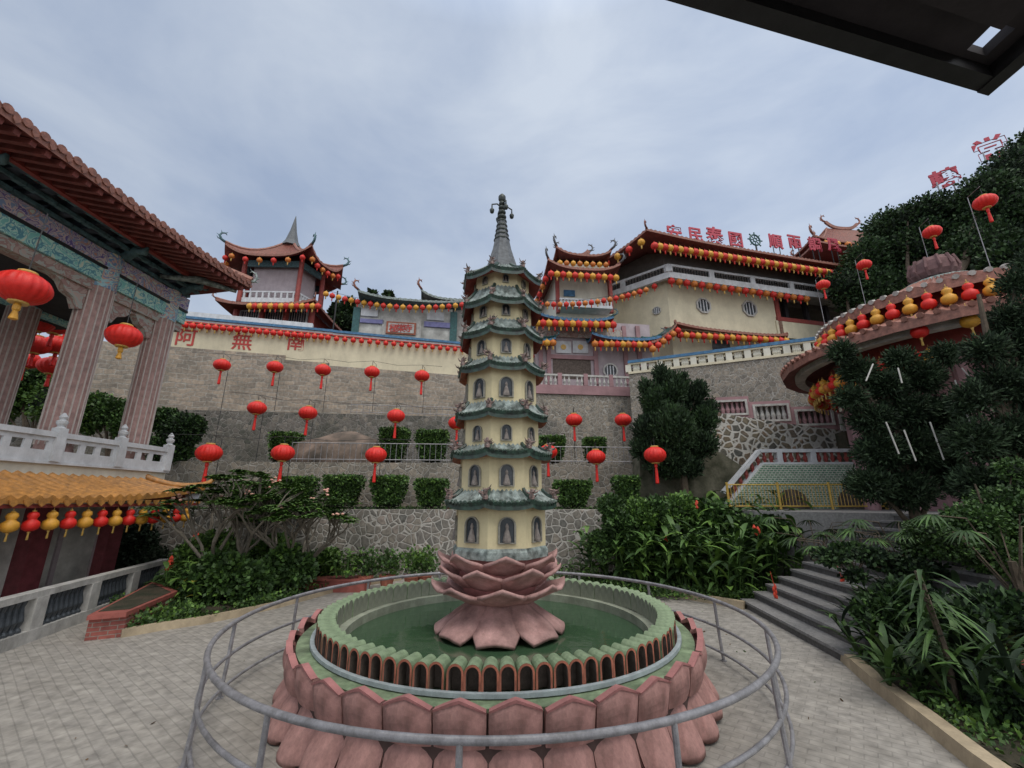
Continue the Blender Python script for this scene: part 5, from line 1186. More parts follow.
mb = MB(); mb.lathe([(3.0, z_lo + .3), (3.0, z_hi + .15)], 24); mb.build('drum', m_red, rv)
mb = MB(); ring(mb, 4.15, 4.45, z_lo - .3, z_lo - .02, 48); mb.build('white_ring_beam', m_stonewhite, rv)
mb = MB(); ring(mb, 3.2, 3.4, z_lo - .5, z_lo - .1, 48); mb.build('red_ring_beam', m_red, rv)
mb = MB(); mb.lathe([(2.2, 2.0), (2.2, z_lo + .2)], 24); mb.build('inner_wall', m_pinkwall, rv)
for k in range(12):
    a = 2 * math.pi * k / 12 + .2; mb = MB(); mb.tube([(3.1 * math.cos(a), 3.1 * math.sin(a), 2.0), (3.1 * math.cos(a), 3.1 * math.sin(a), z_lo - .1)], .17, 10); mb.build('column', m_pinkwall, rv)
mb = MB(); zf_ = z_hi + 1.1; mb.lathe([(1.0, zf_), (.95, zf_ + .12), (.6, zf_ + .2), (.45, zf_ + .32)], 16); mb.build('finial_base', m_paletile, rv)
mb = MB(); mb.lathe([(.5, zf_ + .33), (.62, zf_ + .5), (.6, zf_ + .85), (.5, zf_ + 1.0), (.2, zf_ + 1.08)], 12)
for k in range(12): a = 2 * math.pi * k / 12; mb.tube([(.52 * math.cos(a), .52 * math.sin(a), zf_ + .35), (.66 * math.cos(a), .66 * math.sin(a), zf_ + .6), (.55 * math.cos(a), .55 * math.sin(a), zf_ + 1.0)], .05, 5)
mb.build('finial', m_finpink, rv)
mb = MB(); mb.lathe([(3.6, 0), (3.6, 2.0)], 32); mb.build('podium', m_rub3, rv)
def arc(r, z, a0, a1, n): return [Vector((RV[0] + r * math.cos(lerp(a0, a1, k / (n - 1))), RV[1] + r * math.sin(lerp(a0, a1, k / (n - 1))), z)) for k in range(n)]
row(arc(3.62, z_hi - .58, R(155), R(262), 18), ['Rg', 'yg'], .175, 'hanging under the upper ring of the round pavilion', 'gourd lanterns on the round pavilion', 'gourd_lantern')
row(arc(4.0, z_lo - .98, R(118), R(215), 26), ['Rg', 'yg', 'or'], .17, 'hanging under the lower ring of the round pavilion', 'gourd lanterns on the round pavilion', 'gourd_lantern')
row(arc(3.5, z_lo - .95, R(125), R(200), 16), ['rr', 'or'], .2, 'deep under the lower ring of the round pavilion', 'round lanterns under the round pavilion')
row(arc(4.5, z_lo - .3, R(215), R(262), 5), ['Rg', 'yg'], .19, 'near right under the lower ring', 'gourd lanterns on the round pavilion', 'gourd_lantern')
# golden gourd row under the orange eave of the gate hall
(sa, _), (sb, _) = LF.sz(16, 514, -1.72), LF.sz(190, 503, -1.72)
row([LF.w(lerp(sa, sb, q / 12), -1.66, oz - .5) for q in range(13)], ['yg', 'Rg'], .135, 'hanging under the orange eave of the gate hall', 'gourd lanterns under the orange eave', 'gourd_lantern')
row([LF.w(lerp(sa, sb, -(q + 1) / 12), -1.66, oz - .5) for q in range(1)], ['Rg'], .135, 'cut by the left picture edge under the orange eave', 'gourd lanterns under the orange eave', 'gourd_lantern')

# ------------------------------------------------------------ big lanterns
BL = [(222, 365, 19.0, 'beside the gate hall, high on the left against squared stone'), (275, 367, 19.2, 'below the 無 and 南 characters against the squared stone'), (323, 370, 19.4, 'third of five in the highest left row'), (372, 372, 19.6, 'fourth along the highest row, in front of grey stone'), (422, 376, 19.8, 'closest to the pagoda in the highest left row'),
      (257, 408, 17.2, 'leftmost of the middle row before the dark mossy wall'), (308, 413, 17.3, 'above the small clipped bush left of the boulder'), (396, 416, 17.3, 'above the rounded bush right of the boulder'), (457, 423, 17.4, 'half hidden behind the left side of the pagoda'),
      (209, 453, 13.2, 'just past the tip of the orange eave'), (283, 453, 14.2, 'above the second low clipped bush'), (376, 455, 14.9, 'above the fourth low clipped bush'), (548, 452, 16.5, 'half hidden behind the right side of the pagoda'),
      (574, 420, 18.3, 'between pagoda and conifer, upper left one'), (623, 420, 18.3, 'just left of the top of the conifer'), (596, 457, 16.4, 'above the wide low bush right of the pagoda'), (655, 455, 14.3, 'in front of the dark conifer'),
      (823, 285, 17.5, 'small one beside the white parapet at right'), (864, 265, 16.5, 'left of the pavilion finial against dark trees'), (932, 232, 13.5, 'right above the pavilion finial'), (985, 202, 11.0, 'highest one against the hillside trees')]
for i, (px, py, Y, wh) in enumerate(BL):
    p = at(px, py, Y); r_ = .39 if i < 17 else .3
    big_lantern('red_lantern', 'big red lantern ' + wh, p, r_ * .93, long=.8 if i > 16 else 1.0)
    zg = (6.45 if Y > 19 and i < 5 else 3.8 if Y > 16.3 else 2.05) if i < 17 else p.z - 2.6
    q = MB(); o_ = .42; q.tube([(0, 0, zg - p.z), (0, 0, .5), (-.04, -o_, .56)], [.013, .011, .009], 6)
    h = q.build('lantern_pole', m_steel if i > 16 else m_black, None, loc=(p.x + .04, p.y + o_, p.z)); h['label'] = 'slim pole holding the lantern ' + wh; h['category'] = 'pole'; h['group'] = 'slim lantern poles'
# lanterns inside the gate hall
for (px, py, Y, r_, wh) in ((23, 288, 6.6, .37, 'huge low-crowned lantern at the left picture edge under the painted beam'), (124, 336, 9.3, .35, 'huge lantern hanging between the two fluted columns')):
    p = at(px, py, Y); t = big_lantern('red_lantern', wh, p, r_, 'yellow', 1.2, .2)
for i, (px, py, Y) in enumerate(((38, 322, 12.5), (55, 325, 13.5), (12, 334, 12), (36, 345, 14), (58, 345, 14.5), (26, 360, 15), (52, 366, 15), (70, 318, 14.5))):
    big_lantern('red_lantern', '%s of the dark red lanterns clustered deep inside the gate hall' % ordn(i), at(px, py, Y), .42, 'red', .8, .5)
# ------------------------------------------------------------ overhanging eave above the camera
oe = thing('overhead_eave', 'dark underside of the eave overhanging the viewpoint at top right', 'roof')
_k = gr(985, 95, 4.95); _l = gr(665, 0, 4.96); K = Vector((_k.x, _k.y)); u1 = (Vector((_l.x, _l.y)) - K).normalized(); u2 = Vector((.0, -1.0)); zo = 5.0
def Q(a, b): v = K + u1 * a + u2 * b; return (v.x, v.y)
def slab(mb, a0, a1, b0, b1, z0, z1): mb.prismz([Q(a0, b0), Q(a0, b1), Q(a1, b1), Q(a1, b0)], z0, z1)
mb = MB()
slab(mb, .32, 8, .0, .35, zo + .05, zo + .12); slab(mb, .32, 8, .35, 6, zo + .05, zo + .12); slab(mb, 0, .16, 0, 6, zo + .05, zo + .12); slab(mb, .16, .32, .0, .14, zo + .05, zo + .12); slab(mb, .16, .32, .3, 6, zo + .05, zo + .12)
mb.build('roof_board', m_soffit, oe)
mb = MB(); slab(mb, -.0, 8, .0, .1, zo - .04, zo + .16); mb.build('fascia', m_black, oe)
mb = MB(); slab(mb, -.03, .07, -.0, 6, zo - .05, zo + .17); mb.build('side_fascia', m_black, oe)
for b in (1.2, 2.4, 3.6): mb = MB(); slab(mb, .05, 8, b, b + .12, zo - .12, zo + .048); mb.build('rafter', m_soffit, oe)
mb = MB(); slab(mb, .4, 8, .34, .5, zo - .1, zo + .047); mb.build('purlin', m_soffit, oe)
for a in (1.0, 6.5):
    v = Q(a, 4.5); mb = MB(); mb.tube([(v[0], v[1], 0), (v[0], v[1], zo)], .12, 10); mb.build('post', m_red, oe)
# hill letters
for ch, px, py, sc, rot in (('轉', 945, 178, .85, 18), ('常', 991, 148, 1.05, 12), ('輪', 1040, 110, 1.0, 10)):
    if px > 1024: continue
    p = at(px, py, 26); g = glyph(ch, 1.9 * sc, .1, Matrix.Translation(p) @ Matrix.Rotation(R(-32), 4, 'Z') @ Matrix.Rotation(R(-4), 4, 'Y'), 'hill_letter', m_letter, .028)
    g['label'] = 'crimson character above the hillside trees, the %s one' % ('lower left' if px < 960 else 'higher right'); g['category'] = 'sign'
    mb = MB()
    for o_ in (-.6, .6): mb.tube([(p.x + o_, p.y + .1, p.z - 4), (p.x + o_, p.y + .1, p.z - .3)], .05, 5)
    h = mb.build('letter_stand', m_steel); h.parent = g; 
# ------------------------------------------------------------ planting
# clipped bushes on the terraces
for i, (x0, x1, yt, yb, wh) in enumerate(((235, 270, 481, 497, 'lowest and leftmost one, small and flat, above the frangipani'), (283, 315, 476, 497, 'second from left in the lower row'), (327, 361, 473, 498, 'third from left in the lower row, tapering to a narrow foot'), (372, 407, 475, 505, 'fourth in the lower row, deep and bowl shaped'), (416, 448, 477, 505, 'fifth in the lower row, just left of the pagoda'), (553, 592, 480, 506, 'wide low one right of the pagoda in the lower row'), (612, 640, 474, 498, 'small one partly behind the conifer in the lower row'))):
    Y = 15.6; p, q = at(x0, yt, Y), at(x1, yb, Y); hedge_bush('clipped shrub, ' + wh, (p.x + q.x) / 2, Y, 2.06, (q.x - p.x) * (.86 + .03 * (i % 3)), (p.z - 2.06) * (.88 + .04 * (i % 2)), .9, group='clipped shrubs in the lower row')
for i, (x0, x1, yt, yb, wh) in enumerate(((274, 300, 431, 445, 'left of the boulder in the upper row'), (381, 408, 428, 462, 'tall rounded one right of the boulder'), (416, 449, 432, 460, 'upper row, closest to the pagoda on its left'), (538, 566, 435, 452, 'upper row, just right of the pagoda'), (582, 606, 438, 450, 'little one between two big lanterns, right of the pagoda'))):
    Y = 18.2; p, q = at(x0, yt, Y), at(x1, yb, Y); hedge_bush('clipped shrub, ' + wh, (p.x + q.x) / 2, Y, 3.79, (q.x - p.x) * .88, (p.z - 3.79) * (.9 + .04 * (i % 3)), 1.0, group='clipped shrubs in the upper row')
# boulder
bo = MB(); p = at(335, 445, 18.6)
prof = [(0.02, 1.5), (.5, 1.42), (.95, 1.1), (1.2, .6), (1.3, -.3)]
bo.lathe(prof[::-1], 22, (0, 0, 0), 0, sx=2.1, sy=1.0)
for i, (x, y, z) in enumerate(bo.v):
    k = 1 + .1 * math.sin(x * 2.1 + y * 3) + .06 * math.sin(x * 5 + z * 4) + rnd.gauss(0, .012); bo.v[i] = (x * k - .3 * z, y * k, z * (.95 + .15 * math.sin(x * 1.3)))
o = bo.build('boulder', m_rock, smooth=True, loc=(p.x + .2, 18.7, 3.75)); o['label'] = 'big brown natural boulder on the middle terrace'; o['category'] = 'boulder'
# terrace fences
def wire_fence(fr, x0, x1, z, h, label, dy=.1, sp=.22):
    t = fthing('terrace_fence', label, 'fence', fr); mb = MB()
    for zz_ in (.12, h): mb.tube([(x0, dy, z + zz_), (x1, dy, z + zz_)], .018, 5)
    mb.build('rail', m_steel, t); mb = MB(); x = x0
    while x < x1: mb.tube([(x, dy, z), (x, dy, z + h)], .01, 4); x += sp
    mb.build('bars', m_steel, t)
wire_fence(W2, W2.sz(290, 455)[0], W2.sz(462, 455)[0], 3.8, .75, 'thin grey metal fence before the boulder on the middle terrace')
wire_fence(W2, W2.sz(545, 455)[0], W2.sz(640, 455)[0], 3.8, .7, 'thin metal fence right of the pagoda on the middle terrace')
wire_fence(W3, W3.sz(350, 412)[0], W3.sz(462, 412)[0], 6.5, .5, 'low fence along the top of the dark mossy wall', sp=.3)
# conifer
def B(px, py, Y, rx, rz, ry=None, base=(0, 0, 0)):
    p = at(px, py, Y); k = (Y * CP + (p.z - CAMZ) * SP) / FPX; return (p.x - base[0], p.y - base[1], p.z - base[2], rx * k, (ry or rx) * k, rz * k)
def ptree(name, label, cat, bx, bz, Y, bl, n, size, mats, **k):
    p0 = at(bx, 480, Y); base = (p0.x, Y, bz); return tree(name, label, cat, base, [B(*b[:2], Y + (b[4] if len(b) > 4 else 0), b[2], b[3], None, base) for b in bl], n, size, mats, **k)
ptree('conifer_tree', 'dark bushy conifer rising from the terrace right of the pagoda', 'tree', 684, 2.06, 15.8,
      [(661, 376, 8, 12), (672, 390, 14, 18), (654, 402, 12, 20), (690, 402, 14, 18, .3), (704, 420, 13, 14), (648, 430, 14, 16), (672, 430, 22, 24, -.3), (700, 445, 16, 14), (640, 448, 9, 12), (668, 462, 22, 16), (690, 468, 12, 10), (700, 390, 7, 10), (684, 380, 5, 9), (712, 408, 6, 9), (645, 388, 6, 10)], 46000, .15, (G4, G5, G1), trunk_r=.16, up=1.3, core=.58, shell=.4, asp=.2)
# hillside trees
HT = [('dark evergreen tree nearest the long red roof on the hillside', 872, 5.5, 27, [(868, 262, 22, 24), (845, 285, 18, 18), (890, 232, 24, 22), (900, 262, 26, 30), (872, 295, 30, 24), (905, 300, 26, 26)]),
      ('dark evergreen tree behind the pavilion finial', 938, 6, 25, [(928, 214, 24, 18), (950, 222, 26, 22), (925, 245, 26, 26), (958, 256, 30, 34), (935, 290, 40, 28), (908, 215, 10, 12)]),
      ('tall dark evergreen tree at the upper right picture edge', 1000, 6, 22, [(985, 192, 24, 20), (1010, 172, 24, 22), (1030, 150, 22, 18), (1005, 215, 34, 30), (1030, 240, 40, 50), (985, 250, 30, 30)]),
      ('evergreen tree low behind the pavilion roof at right', 1010, 4, 17, [(1010, 268, 24, 24), (1035, 300, 40, 40), (1000, 300, 14, 20)])]
for lb, bx, bz, Y, bl in HT: ptree('evergreen_tree', lb, 'tree', bx, bz, Y, bl, 34000, .2, (G4, G1, G5), trunk_r=.35, group='evergreen trees on the hillside', up=.4, core=.68, shell=.45)
ptree('evergreen_tree', 'small green tree between the tower and the grey gatehouse', 'tree', 345, 9.2, 33, [(340, 315, 10, 12), (350, 308, 8, 9), (345, 325, 14, 10), (372, 296, 5, 5), (388, 296, 5, 5)], 6000, .3, (G1, G4, G5), trunk_r=.2, up=.3)
# near conifers at right
ptree('conifer_tree', 'near conifer with drooping tufts in front of the round pavilion', 'tree', 905, .05, 9.6,
      [(842, 352, 12, 12), (858, 372, 16, 14), (885, 385, 18, 14), (850, 398, 14, 12), (900, 360, 14, 12), (922, 378, 18, 16), (872, 420, 20, 14), (905, 412, 22, 18), (880, 452, 22, 18), (915, 450, 24, 22), (870, 485, 20, 16), (905, 490, 24, 18), (940, 420, 20, 24), (945, 355, 14, 12), (948, 470, 18, 24)], 60000, .12, (G4, G5, G4), trunk_r=.14, up=.3, core=.4, shell=.2, asp=.13)
ptree('conifer_tree', 'near dark conifer filling the right picture edge', 'tree', 1010, .05, 7.8,
      [(972, 400, 18, 18), (1000, 385, 24, 22), (1030, 350, 28, 40), (985, 350, 18, 16), (1015, 320, 20, 20), (975, 440, 22, 22), (1010, 440, 26, 26), (1040, 430, 26, 50), (985, 485, 26, 22), (1020, 500, 30, 30), (1015, 285, 14, 16), (1035, 270, 16, 24)], 60000, .11, (G4, G5, G4), trunk_r=.16, up=.3, core=.4, shell=.2, asp=.13)
ptree('leafy_shrub', 'mid green feathery shrub below the right hand conifers', 'shrub', 985, .05, 7.2,
      [(975, 520, 26, 16), (1005, 505, 26, 18), (1030, 540, 26, 24), (950, 545, 22, 14), (990, 555, 26, 18), (925, 530, 18, 10), (1015, 585, 26, 20), (1012, 470, 14, 12)], 26000, .055, (G1, G2, G3), trunk_r=.06, up=.1, core=.6, shell=.3)
ptree('leafy_shrub', 'dark leafy shrub overhanging the granite steps', 'shrub', 930, .05, 8.0,
      [(900, 565, 24, 9), (935, 575, 22, 10), (870, 555, 18, 7), (965, 590, 24, 14), (845, 548, 12, 5), (925, 548, 20, 9), (830, 556, 16, 8), (985, 570, 24, 14), (905, 590, 16, 8), (950, 600, 20, 14), (855, 575, 12, 6)], 14000, .08, (G4, G1, G2), trunk_r=.05, up=-.2, core=0, shell=.2)
# light tubes hanging in the conifers
for i, (x0, y0, x1, y1) in enumerate(((873, 364, 866, 381), (898, 368, 902, 383), (962, 368, 974, 382), (886, 422, 899, 454), (904, 430, 916, 461), (930, 422, 944, 460), (955, 380, 985, 465), (1001, 375, 1022, 415))):
    a, b = at(x0, y0, 8.4), at(x1, y1, 8.3); mb = MB(); mb.tube([a - a, b - a], .014, 6)
    t = mb.build('light_tube', m_stonewhite, None, loc=a); t['label'] = '%s thin pale tube from left hanging among the conifer branches' % ordn(i); t['category'] = 'light tube'; t['group'] = 'light tubes in the conifers'
# hall background shrubs (seen between the columns)
ptree('leafy_shrub', 'green shrub seen between the two fluted columns', 'shrub', 108, 2.0, 16.5, [(98, 405, 12, 12), (112, 412, 14, 14), (90, 420, 12, 14), (125, 425, 12, 14)], 7000, .12, (G1, G2, G3), trunk_r=.1)
ptree('leafy_shrub', 'green shrub seen left of the nearer fluted column', 'shrub', 25, 2.0, 17, [(15, 395, 20, 20), (38, 375, 16, 14), (5, 365, 12, 14), (45, 400, 12, 22), (-10, 400, 20, 40)], 12000, .13, (G1, G2, G3), trunk_r=.1)
ptree('leafy_shrub', 'shady green shrub right of the farther fluted column', 'shrub', 172, 2.0, 16.2, [(165, 420, 16, 12), (182, 430, 18, 16), (170, 450, 20, 16), (195, 425, 10, 10)], 9000, .12, (G4, G1, G2), trunk_r=.1)
ptree('leafy_shrub', 'dark shrub in the shade beyond the orange eave', 'shrub', 140, .05, 14.0, [(135, 545, 18, 22), (118, 550, 14, 24), (150, 565, 16, 16)], 7000, .1, (G4, G6, G1), trunk_r=.08)
# frangipani
def frangipani(x, y, z, label, H=2.2, spread=1.6, seed=3, flowers=6):
    r2 = random.Random(seed); t = thing('frangipani_tree', label, 'tree', (x, y, z)); tb = MB(); tips = []
    def br(p, d, L, r, k):
        q = p + d * L; m_ = (p + q) / 2 + Vector((r2.gauss(0, .04), r2.gauss(0, .04), .03)); tb.tube([p, m_, q], [r, r * .88, r * .75], 6)
        if k == 0: tips.append((q, d)); return
        for i in range(r2.choice((2, 3, 3))):
            a = r2.uniform(0, 6.28); nd = (d + Vector((math.cos(a), math.sin(a), .25)) * .7).normalized(); br(q, nd, L * r2.uniform(.68, .9), r * .68, k - 1)
    for i in range(4):
        a = i * 1.57 + r2.uniform(-.4, .4); br(Vector((0, 0, 0)), Vector((math.cos(a) * .6, math.sin(a) * .5, 1.1)).normalized(), H * .34, .06, 3)
    tb.build('trunk', m_woodg, t); lb = MB(); fb = MB()
    for q, d in tips:
        for i in range(24):
            a = i * 2.4 + r2.uniform(-.3, .3); blade(lb, q, (math.cos(a), math.sin(a)), r2.uniform(.2, .36), .055, .1 + .1 * r2.random(), .12, r2.choices((0, 1, 2), (2, 4, 2))[0], 4)
    for q, d in r2.sample(tips, min(flowers, len(tips))):
        for i in range(6): fb.lathe([(.01, 0), (.045, .03), (.02, .06)], 6, (q.x + r2.gauss(0, .06), q.y + r2.gauss(0, .06) - .05, q.z + .1 + r2.gauss(0, .04)))
    lb.build('leaves', [G2, G2, G3], t, smooth=True); fb.build('flowers', m_flp, t); return t
p = gr(250, 585, .07); frangipani(p.x + .3, 11.4, .05, 'spreading frangipani with grey forked branches and pink flowers, left bed', 3.0, seed=3)
frangipani(p.x + 1.7, 12.1, .05, 'smaller frangipani right of the spreading one, left bed', 2.7, seed=8, flowers=4)
frangipani(p.x - .5, 13.2, .05, 'tall frangipani farthest left, against the rubble wall', 2.9, seed=12, flowers=2)
# left bed plants
LB = [(175, 600, 'beside the brick planter', 1.0), (205, 598, 'left of the frangipani trunks', 1.15), (228, 600, 'before the frangipani trunks', .85), (262, 596, 'under the spreading frangipani', .9), (290, 592, 'under the smaller frangipani', .85), (312, 588, 'near the red trough', .7), (195, 585, 'against the balustrade end', 1.3), (240, 583, 'at the back of the left bed', 1.3), (278, 582, 'at the back, right of the frangipani', 1.1)]
for i, (px, py, wh, h) in enumerate(LB):
    p = gr(px, py, .07); leafy_clump('leafy_plant', 'bushy green garden plant ' + wh, 'plant', p.x, p.y, .06, h, .8, 12, L=.42, w=.055, group='leafy plants in the left bed', flowers=2 if i % 3 == 0 else 0, per=8, mats=(G1, G2, G3 if i % 2 else G2))
p = gr(190, 612, .07); leafy_clump('croton', 'yellow speckled croton at the front of the left bed', 'plant', p.x - .3, p.y + .6, .06, 1.0, .5, 8, L=.3, w=.05, mats=(G2, G3, G7), per=9)
p = gr(348, 575, .4); leafy_clump('leafy_plant', 'round bright green shrub in the red trough', 'plant', p.x, 12.5, .4, .8, .6, 14, L=.25, w=.06, mats=(G2, G3, G3), per=8)
for i, (px, Y) in enumerate(((388, 12.9), (412, 12.9), (425, 13.1), (366, 12.8))):
    p = at(px, 565, Y); t = thing('potted_plant', '%s from left, small potted plant behind the pool rim' % ordn(i), 'potted plant', (p.x, Y, 0), 0, 'potted plants behind the pool')
    mb = MB(); mb.lathe([(.14, 0), (.2, .3), (.23, .32), (.23, .38), (.18, .38)], 12); mb.build('pot', m_terra, t)
    V, F, Mi = crown([(0, 0, .75, .35, .3, .32), (.15, 0, .55, .25, .25, .2)], 420, .1, 3, .2, .3); finish(V, F, Mi, 'foliage', [G1, G2, G3], t)
for i, px in enumerate((560, 585)):
    p = at(px, 565, 13.2); leafy_clump('leafy_plant', ('small ', 'low ')[i] + 'green plant at the wall foot right of the pagoda', 'plant', p.x, 13.4, .06, .7, .6, 8, L=.3, w=.04)
# ginger thicket right of the pool
GB = [(610, 585, 1.5), (640, 588, 1.7), (668, 590, 1.6), (698, 590, 1.7), (725, 596, 1.6), (655, 578, 2.1), (690, 580, 2.2), (722, 582, 2.1), (752, 588, 2.0), (775, 590, 1.7), (625, 575, 1.9), (745, 576, 2.4), (780, 578, 2.1), (800, 572, 2.5), (765, 570, 2.7), (735, 570, 2.6), (700, 570, 2.5)]
WD = ['at the left end, next to the pagoda', 'second along the front', 'front middle, behind the pool rim', 'front, left of the short kerb', 'front, beside the lowest step', 'middle row, left', 'middle row, centre', 'middle row, right', 'overhanging the lowest steps', 'farthest right over the steps', 'back row under the low bush', 'tallest, before the lattice wall', 'back right by the yellow fence', 'rightmost at the back against the path wall', 'back row, before the fence post', 'back row centre, under the sloping handrail', 'back row left, under the mossy bank']
for i, (px, py, h) in enumerate(GB):
    p = gr(px, py, .07); leafy_clump('ginger_plant', 'tall broad leaved ginger clump ' + WD[i], 'plant', p.x, p.y, .05, h * 1.08, 1.1, 15, L=.68, w=.08, group='ginger clumps behind the pool', flowers=1 if i % 3 == 1 else 0, per=8, rise=.45, droop=.6, mats=(G1, G2, G3))
ptree('leafy_shrub', 'fine leaved shrub at the left end of the ginger clumps', 'shrub', 615, .05, 12.8, [(600, 545, 14, 14), (620, 525, 18, 18), (640, 515, 16, 16), (610, 505, 12, 10), (630, 545, 16, 16), (655, 508, 12, 12)], 14000, .1, (G1, G2, G3), trunk_r=.06, core=.6, shell=.3)
# right bed
RB = [(905, 690, 'right bed by the kerb, lowest one', .35), (880, 662, 'beside the foot of the granite steps', .7), (925, 668, 'middle of the right bed', .9), (960, 700, 'front of the right bed with long leaves', .8), (1000, 720, 'at the lower right picture corner', .7), (900, 640, 'growing against the step ends', 1.0), (950, 640, 'behind the middle of the right bed', 1.2), (1000, 660, 'before the dark red brick wall', 1.0), (870, 640, 'half over the granite steps', .7), (985, 620, 'at the back of the right bed', 1.4)]
for i, (px, py, wh, h) in enumerate(RB):
    p = gr(px, py, .07); leafy_clump('leafy_plant', 'dark strappy leaved plant ' + wh, 'plant', p.x, p.y, .05, h, .55, 9, L=.5, w=.04, mats=(G4, G1, G2), per=7, rise=.6, droop=.5, group='strappy plants in the right bed')
p = gr(958, 712, .07); t = thing('cordyline', 'upright narrow leaved plant on a thin trunk in the right bed', 'plant', (p.x, p.y, .05)); mb = MB(); mb.tube([(0, 0, 0), (.03, 0, .6), (-.05, .05, 1.5)], [.04, .035, .03], 6); mb.build('trunk', m_wood, t)
mb = MB()
for k in range(60): a = rnd.uniform(0, 6.28); f = rnd.uniform(.3, 1); blade(mb, (-.05 * f, 0, 1.5 * f), (math.cos(a), math.sin(a)), rnd.uniform(.4, .6), .022, .25, .45, rnd.choice((0, 1)))
mb.build('leaves', [G1, G2], t, smooth=True)
# red paper packets / flowers over the steps
for i, (px, py, Y) in enumerate(((843, 585, 9.4), (775, 592, 10.2), (866, 612, 8.3), (900, 598, 8.0))):
    p = at(px, py, Y); mb = MB(); [mb.lathe([(.005, .05), (.028, .0), (.03, -.03), (.004, -.1)], 6, (.02 * (-1) ** q, 0, .12 - q * .05)) for q in range(5)]; mb.tube([(0, 0, .15), (.02, .1, .4)], .005, 4); t = mb.build('hanging_heliconia', m_flr, None, loc=p); t['label'] = '%s hanging red flower spike from left, above the granite steps' % ordn((1, 0, 2, 3)[i]); t['category'] = 'flower'; t['group'] = 'red flower spikes over the steps'
# ground cover (uncountable small leaves on the beds)
def inpoly(x, y, P):
    c = False; n = len(P)
    for i in range(n):
        x1, y1 = P[i]; x2, y2 = P[i - 1]
        if (y1 > y) != (y2 > y) and x < (x2 - x1) * (y - y1) / (y2 - y1) + x1: c = not c
    return c
def cover(name, P, n, z, s, mats, hh=.12, **t):
    V, F, Mi = [], [], []; xs = [p[0] for p in P]; ys = [p[1] for p in P]; k = 0; tr = 0
    while k < n and tr < n * 6:
        tr += 1; x, y = rnd.uniform(min(xs), max(xs)), rnd.uniform(min(ys), max(ys))
        if not inpoly(x, y, P): continue
        if math.sin(x * 2.3 + 1.7 * math.sin(y * 1.9)) + math.sin(y * 2.9 + x) < rnd.uniform(-1.9, .6): continue
        k += 1; leafquad(V, F, Mi, Vector((x, y, z + rnd.random() ** 2 * hh)), s * rnd.uniform(.5, 1.3), rnd.choices((0, 1, 2), (3, 4, 2))[0], .3, Vector((rnd.gauss(0, 1), rnd.gauss(0, 1), rnd.uniform(.1, 1.2))))
    return finish(V, F, Mi, name, mats, kind='stuff', **t)
cover('ground_cover', [(p.x, p.y) for p in KL] + [(-3.6, 14.5), (-12, 14.5), (-9.8, 11.2)], 22000, .07, .09, [G1, G2, G3], .25, label='low leafy ground cover in the left bed')
cover('ground_cover', [(p.x + .1, p.y) for p in KR] + [(10.5, 3), (11, 7.5), (6.2, 7.6)], 20000, .07, .07, [G1, G2, G3], .14, label='low leafy ground cover in the right bed')
cover('ground_cover', [(2.4, 12.2), (4.2, 11.2), (6.4, 11), (7.2, 14.4), (2.2, 14.4)], 8000, .07, .1, [G1, G2, G3], .2, label='low leafy ground cover under the ginger clumps')
cover('ground_cover', [tuple(W1.w(x, y, 0)[:2]) for x, y in ((-13, .55), (7, .55), (7, 2.4), (-13, 2.4))], 9000, 2.05, .09, [G1, G2, G4], .1, label='weeds on the lower terrace')
# drooping fan palm leaves over the path edge
for i, (px, py, Y, h, wh) in enumerate(((815, 545, 11.0, 1.9, 'beside the top of the granite steps'), (850, 560, 9.6, 1.7, 'over the middle of the granite steps'), (905, 560, 8.6, 2.0, 'right of the granite steps'), (1000, 520, 6.6, 2.3, 'at the right picture edge'))):
    p = at(px, py, Y); t = thing('fan_palm', 'dark fan leaved palm ' + wh, 'palm', (p.x, Y, .05), 0, 'fan palms by the steps'); lv = MB(); sm = MB()
    for k in range(11):
        a = k * 2.4 + rnd.uniform(-.3, .3); L = rnd.uniform(.5, 1.0); z0 = h * rnd.uniform(.6, .85); q = Vector((math.cos(a) * L, math.sin(a) * L, z0 + .35 * L)); sm.tube([(0, 0, z0 * .6), (q.x * .5, q.y * .5, z0 + .3 * L), q], [.014, .011, .008], 4)
        for j in range(13): b = a + (j - 6) * .22; blade(lv, q, (math.cos(b), math.sin(b)), rnd.uniform(.35, .5), .018, .1, .28, rnd.choice((0, 0, 1)), 4)
    sm.tube([(0, 0, -.1), (0, 0, h * .65)], .05, 6); sm.build('stem', m_wood, t); lv.build('leaves', [G1, G2], t, smooth=True)
for px, Y, bl, n, lb in ((205, 12.4, [(195, 560, 20, 18), (215, 548, 18, 16), (228, 565, 18, 14), (182, 575, 14, 12)], 9000, 'dense light green bush behind the brick planter'), (262, 12.9, [(252, 560, 18, 16), (275, 552, 18, 16), (292, 562, 16, 14)], 8000, 'dense green bush behind the frangipani trunks'), (318, 13.2, [(312, 563, 14, 10), (328, 560, 12, 10)], 4000, 'small green bush between frangipani and red trough')):
    ptree('leafy_shrub', lb, 'shrub', px, .05, Y, bl, n, .11, (G1, G2, G3), trunk_r=.05, core=.55, shell=.3, group='bushes at the back of the left bed')
for px, Y, bl, n, lb in ((690, 13.6, [(650, 530, 22, 20), (680, 515, 22, 20), (712, 520, 22, 20), (690, 545, 26, 18)], 12000, 'broad dark bush filling the back of the ginger thicket'), (770, 13.0, [(748, 535, 20, 18), (775, 530, 20, 16), (800, 545, 16, 14)], 9000, 'dark bush against the grey path wall')):
    ptree('leafy_shrub', lb, 'shrub', px, .05, Y, bl, n, .13, (G1, G2, G3), trunk_r=.05, core=.6, shell=.3, group='bushes behind the ginger')
V, F, Mi = [], [], []
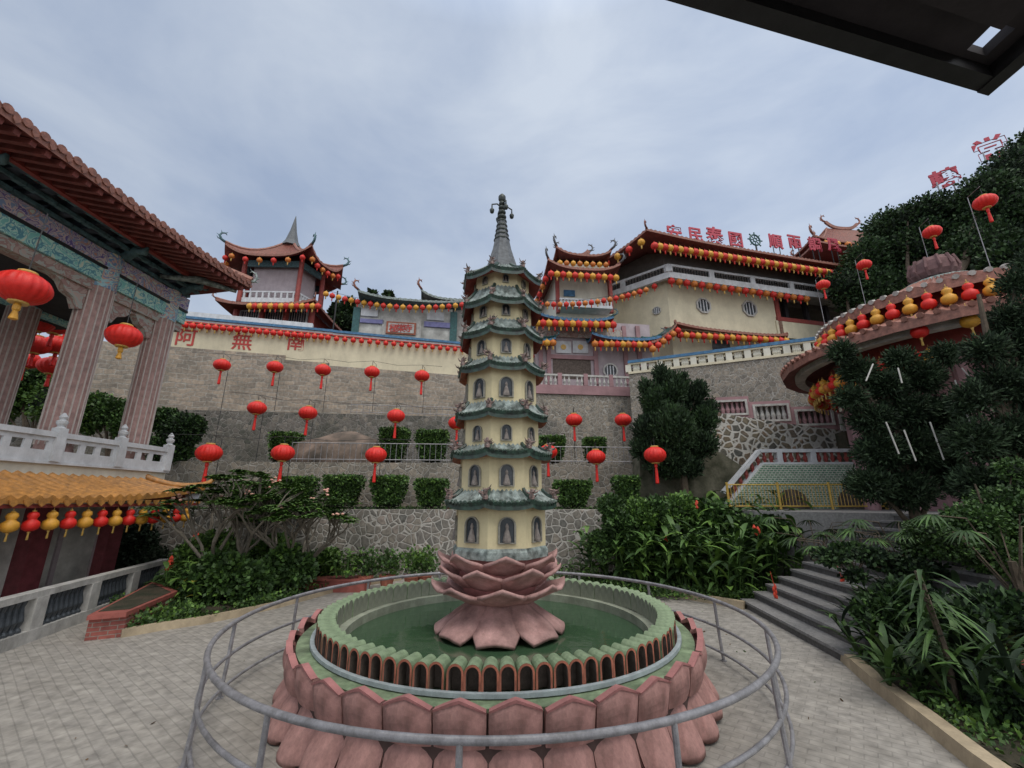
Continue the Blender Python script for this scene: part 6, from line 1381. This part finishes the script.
for k in range(240):
    a, r = rnd.uniform(0, 6.28), rnd.uniform(3.7, 8); x, y = -.2 + r * math.cos(a), 6.8 + r * math.sin(a)
    if y > 11 or y < 1 or abs(x) > 4.6: continue
    leafquad(V, F, Mi, Vector((x, y, .012)), rnd.uniform(.03, .07), rnd.choice((0, 1)), .3, Vector((rnd.gauss(0, 1), rnd.gauss(0, 1), rnd.uniform(0, .15))))
finish(V, F, Mi, 'fallen_leaves', [mat('dry_leaf', (.16, .1, .05), .8, .3, 5, 0), G2], kind='stuff', label='dry leaves scattered on the paving')
for px, Y, bl, n, lb in ((225, 11.0, [(205, 582, 20, 16), (232, 575, 20, 18), (255, 580, 18, 16), (218, 562, 14, 12)], 9000, 'leafy bush low in front of the tall frangipani'), (290, 11.6, [(275, 572, 16, 14), (298, 570, 16, 14), (285, 555, 12, 10)], 6000, 'leafy bush low in front of the smaller frangipani')):
    ptree('leafy_shrub', lb, 'shrub', px, .05, Y, bl, n, .12, (G1, G2, G3), trunk_r=.04, core=.5, shell=.3, group='low bushes in the left bed')
for px, Y, bl, n, lb in ((900, 7.2, [(880, 612, 22, 16), (905, 600, 24, 18), (935, 615, 26, 20)], 9000, 'low dark bush beside the granite steps'), (985, 6.2, [(965, 630, 30, 24), (1000, 615, 30, 24), (1030, 640, 30, 30)], 10000, 'thick dark bush at the right picture edge'), (1000, 5.4, [(1005, 695, 26, 18), (1035, 700, 30, 24)], 6000, 'low leafy bush in the lower right corner')):
    ptree('leafy_shrub', lb, 'shrub', px, .05, Y, bl, n, .1, (G4, G1, G2), trunk_r=.04, core=.5, shell=.25, asp=.3, group='dark bushes in the right bed')
for idx, nm in (((0, 1, 2, 3, 4), 'highest'), ((5, 6, 7, 8), 'middle'), ((9, 10, 11), 'lowest')):
    P = []
    for i in idx: p = at(*BL[i][:3]); P.append(p + Vector((0, 0, .56)))
    Q_ = [P[0] + (P[0] - P[1]) * .6]
    for a, b in zip(P[:-1], P[1:]): Q_ += [a, (a + b) / 2 - Vector((0, 0, .12))]
    Q_ += [P[-1], P[-1] + (P[-1] - P[-2]) * .4]; mb = MB(); mb.tube(Q_, .008, 4); o = mb.build('lantern_cable', m_black); o['label'] = 'thin cable linking the %s row of big lanterns left of the pagoda' % nm; o['category'] = 'cable'
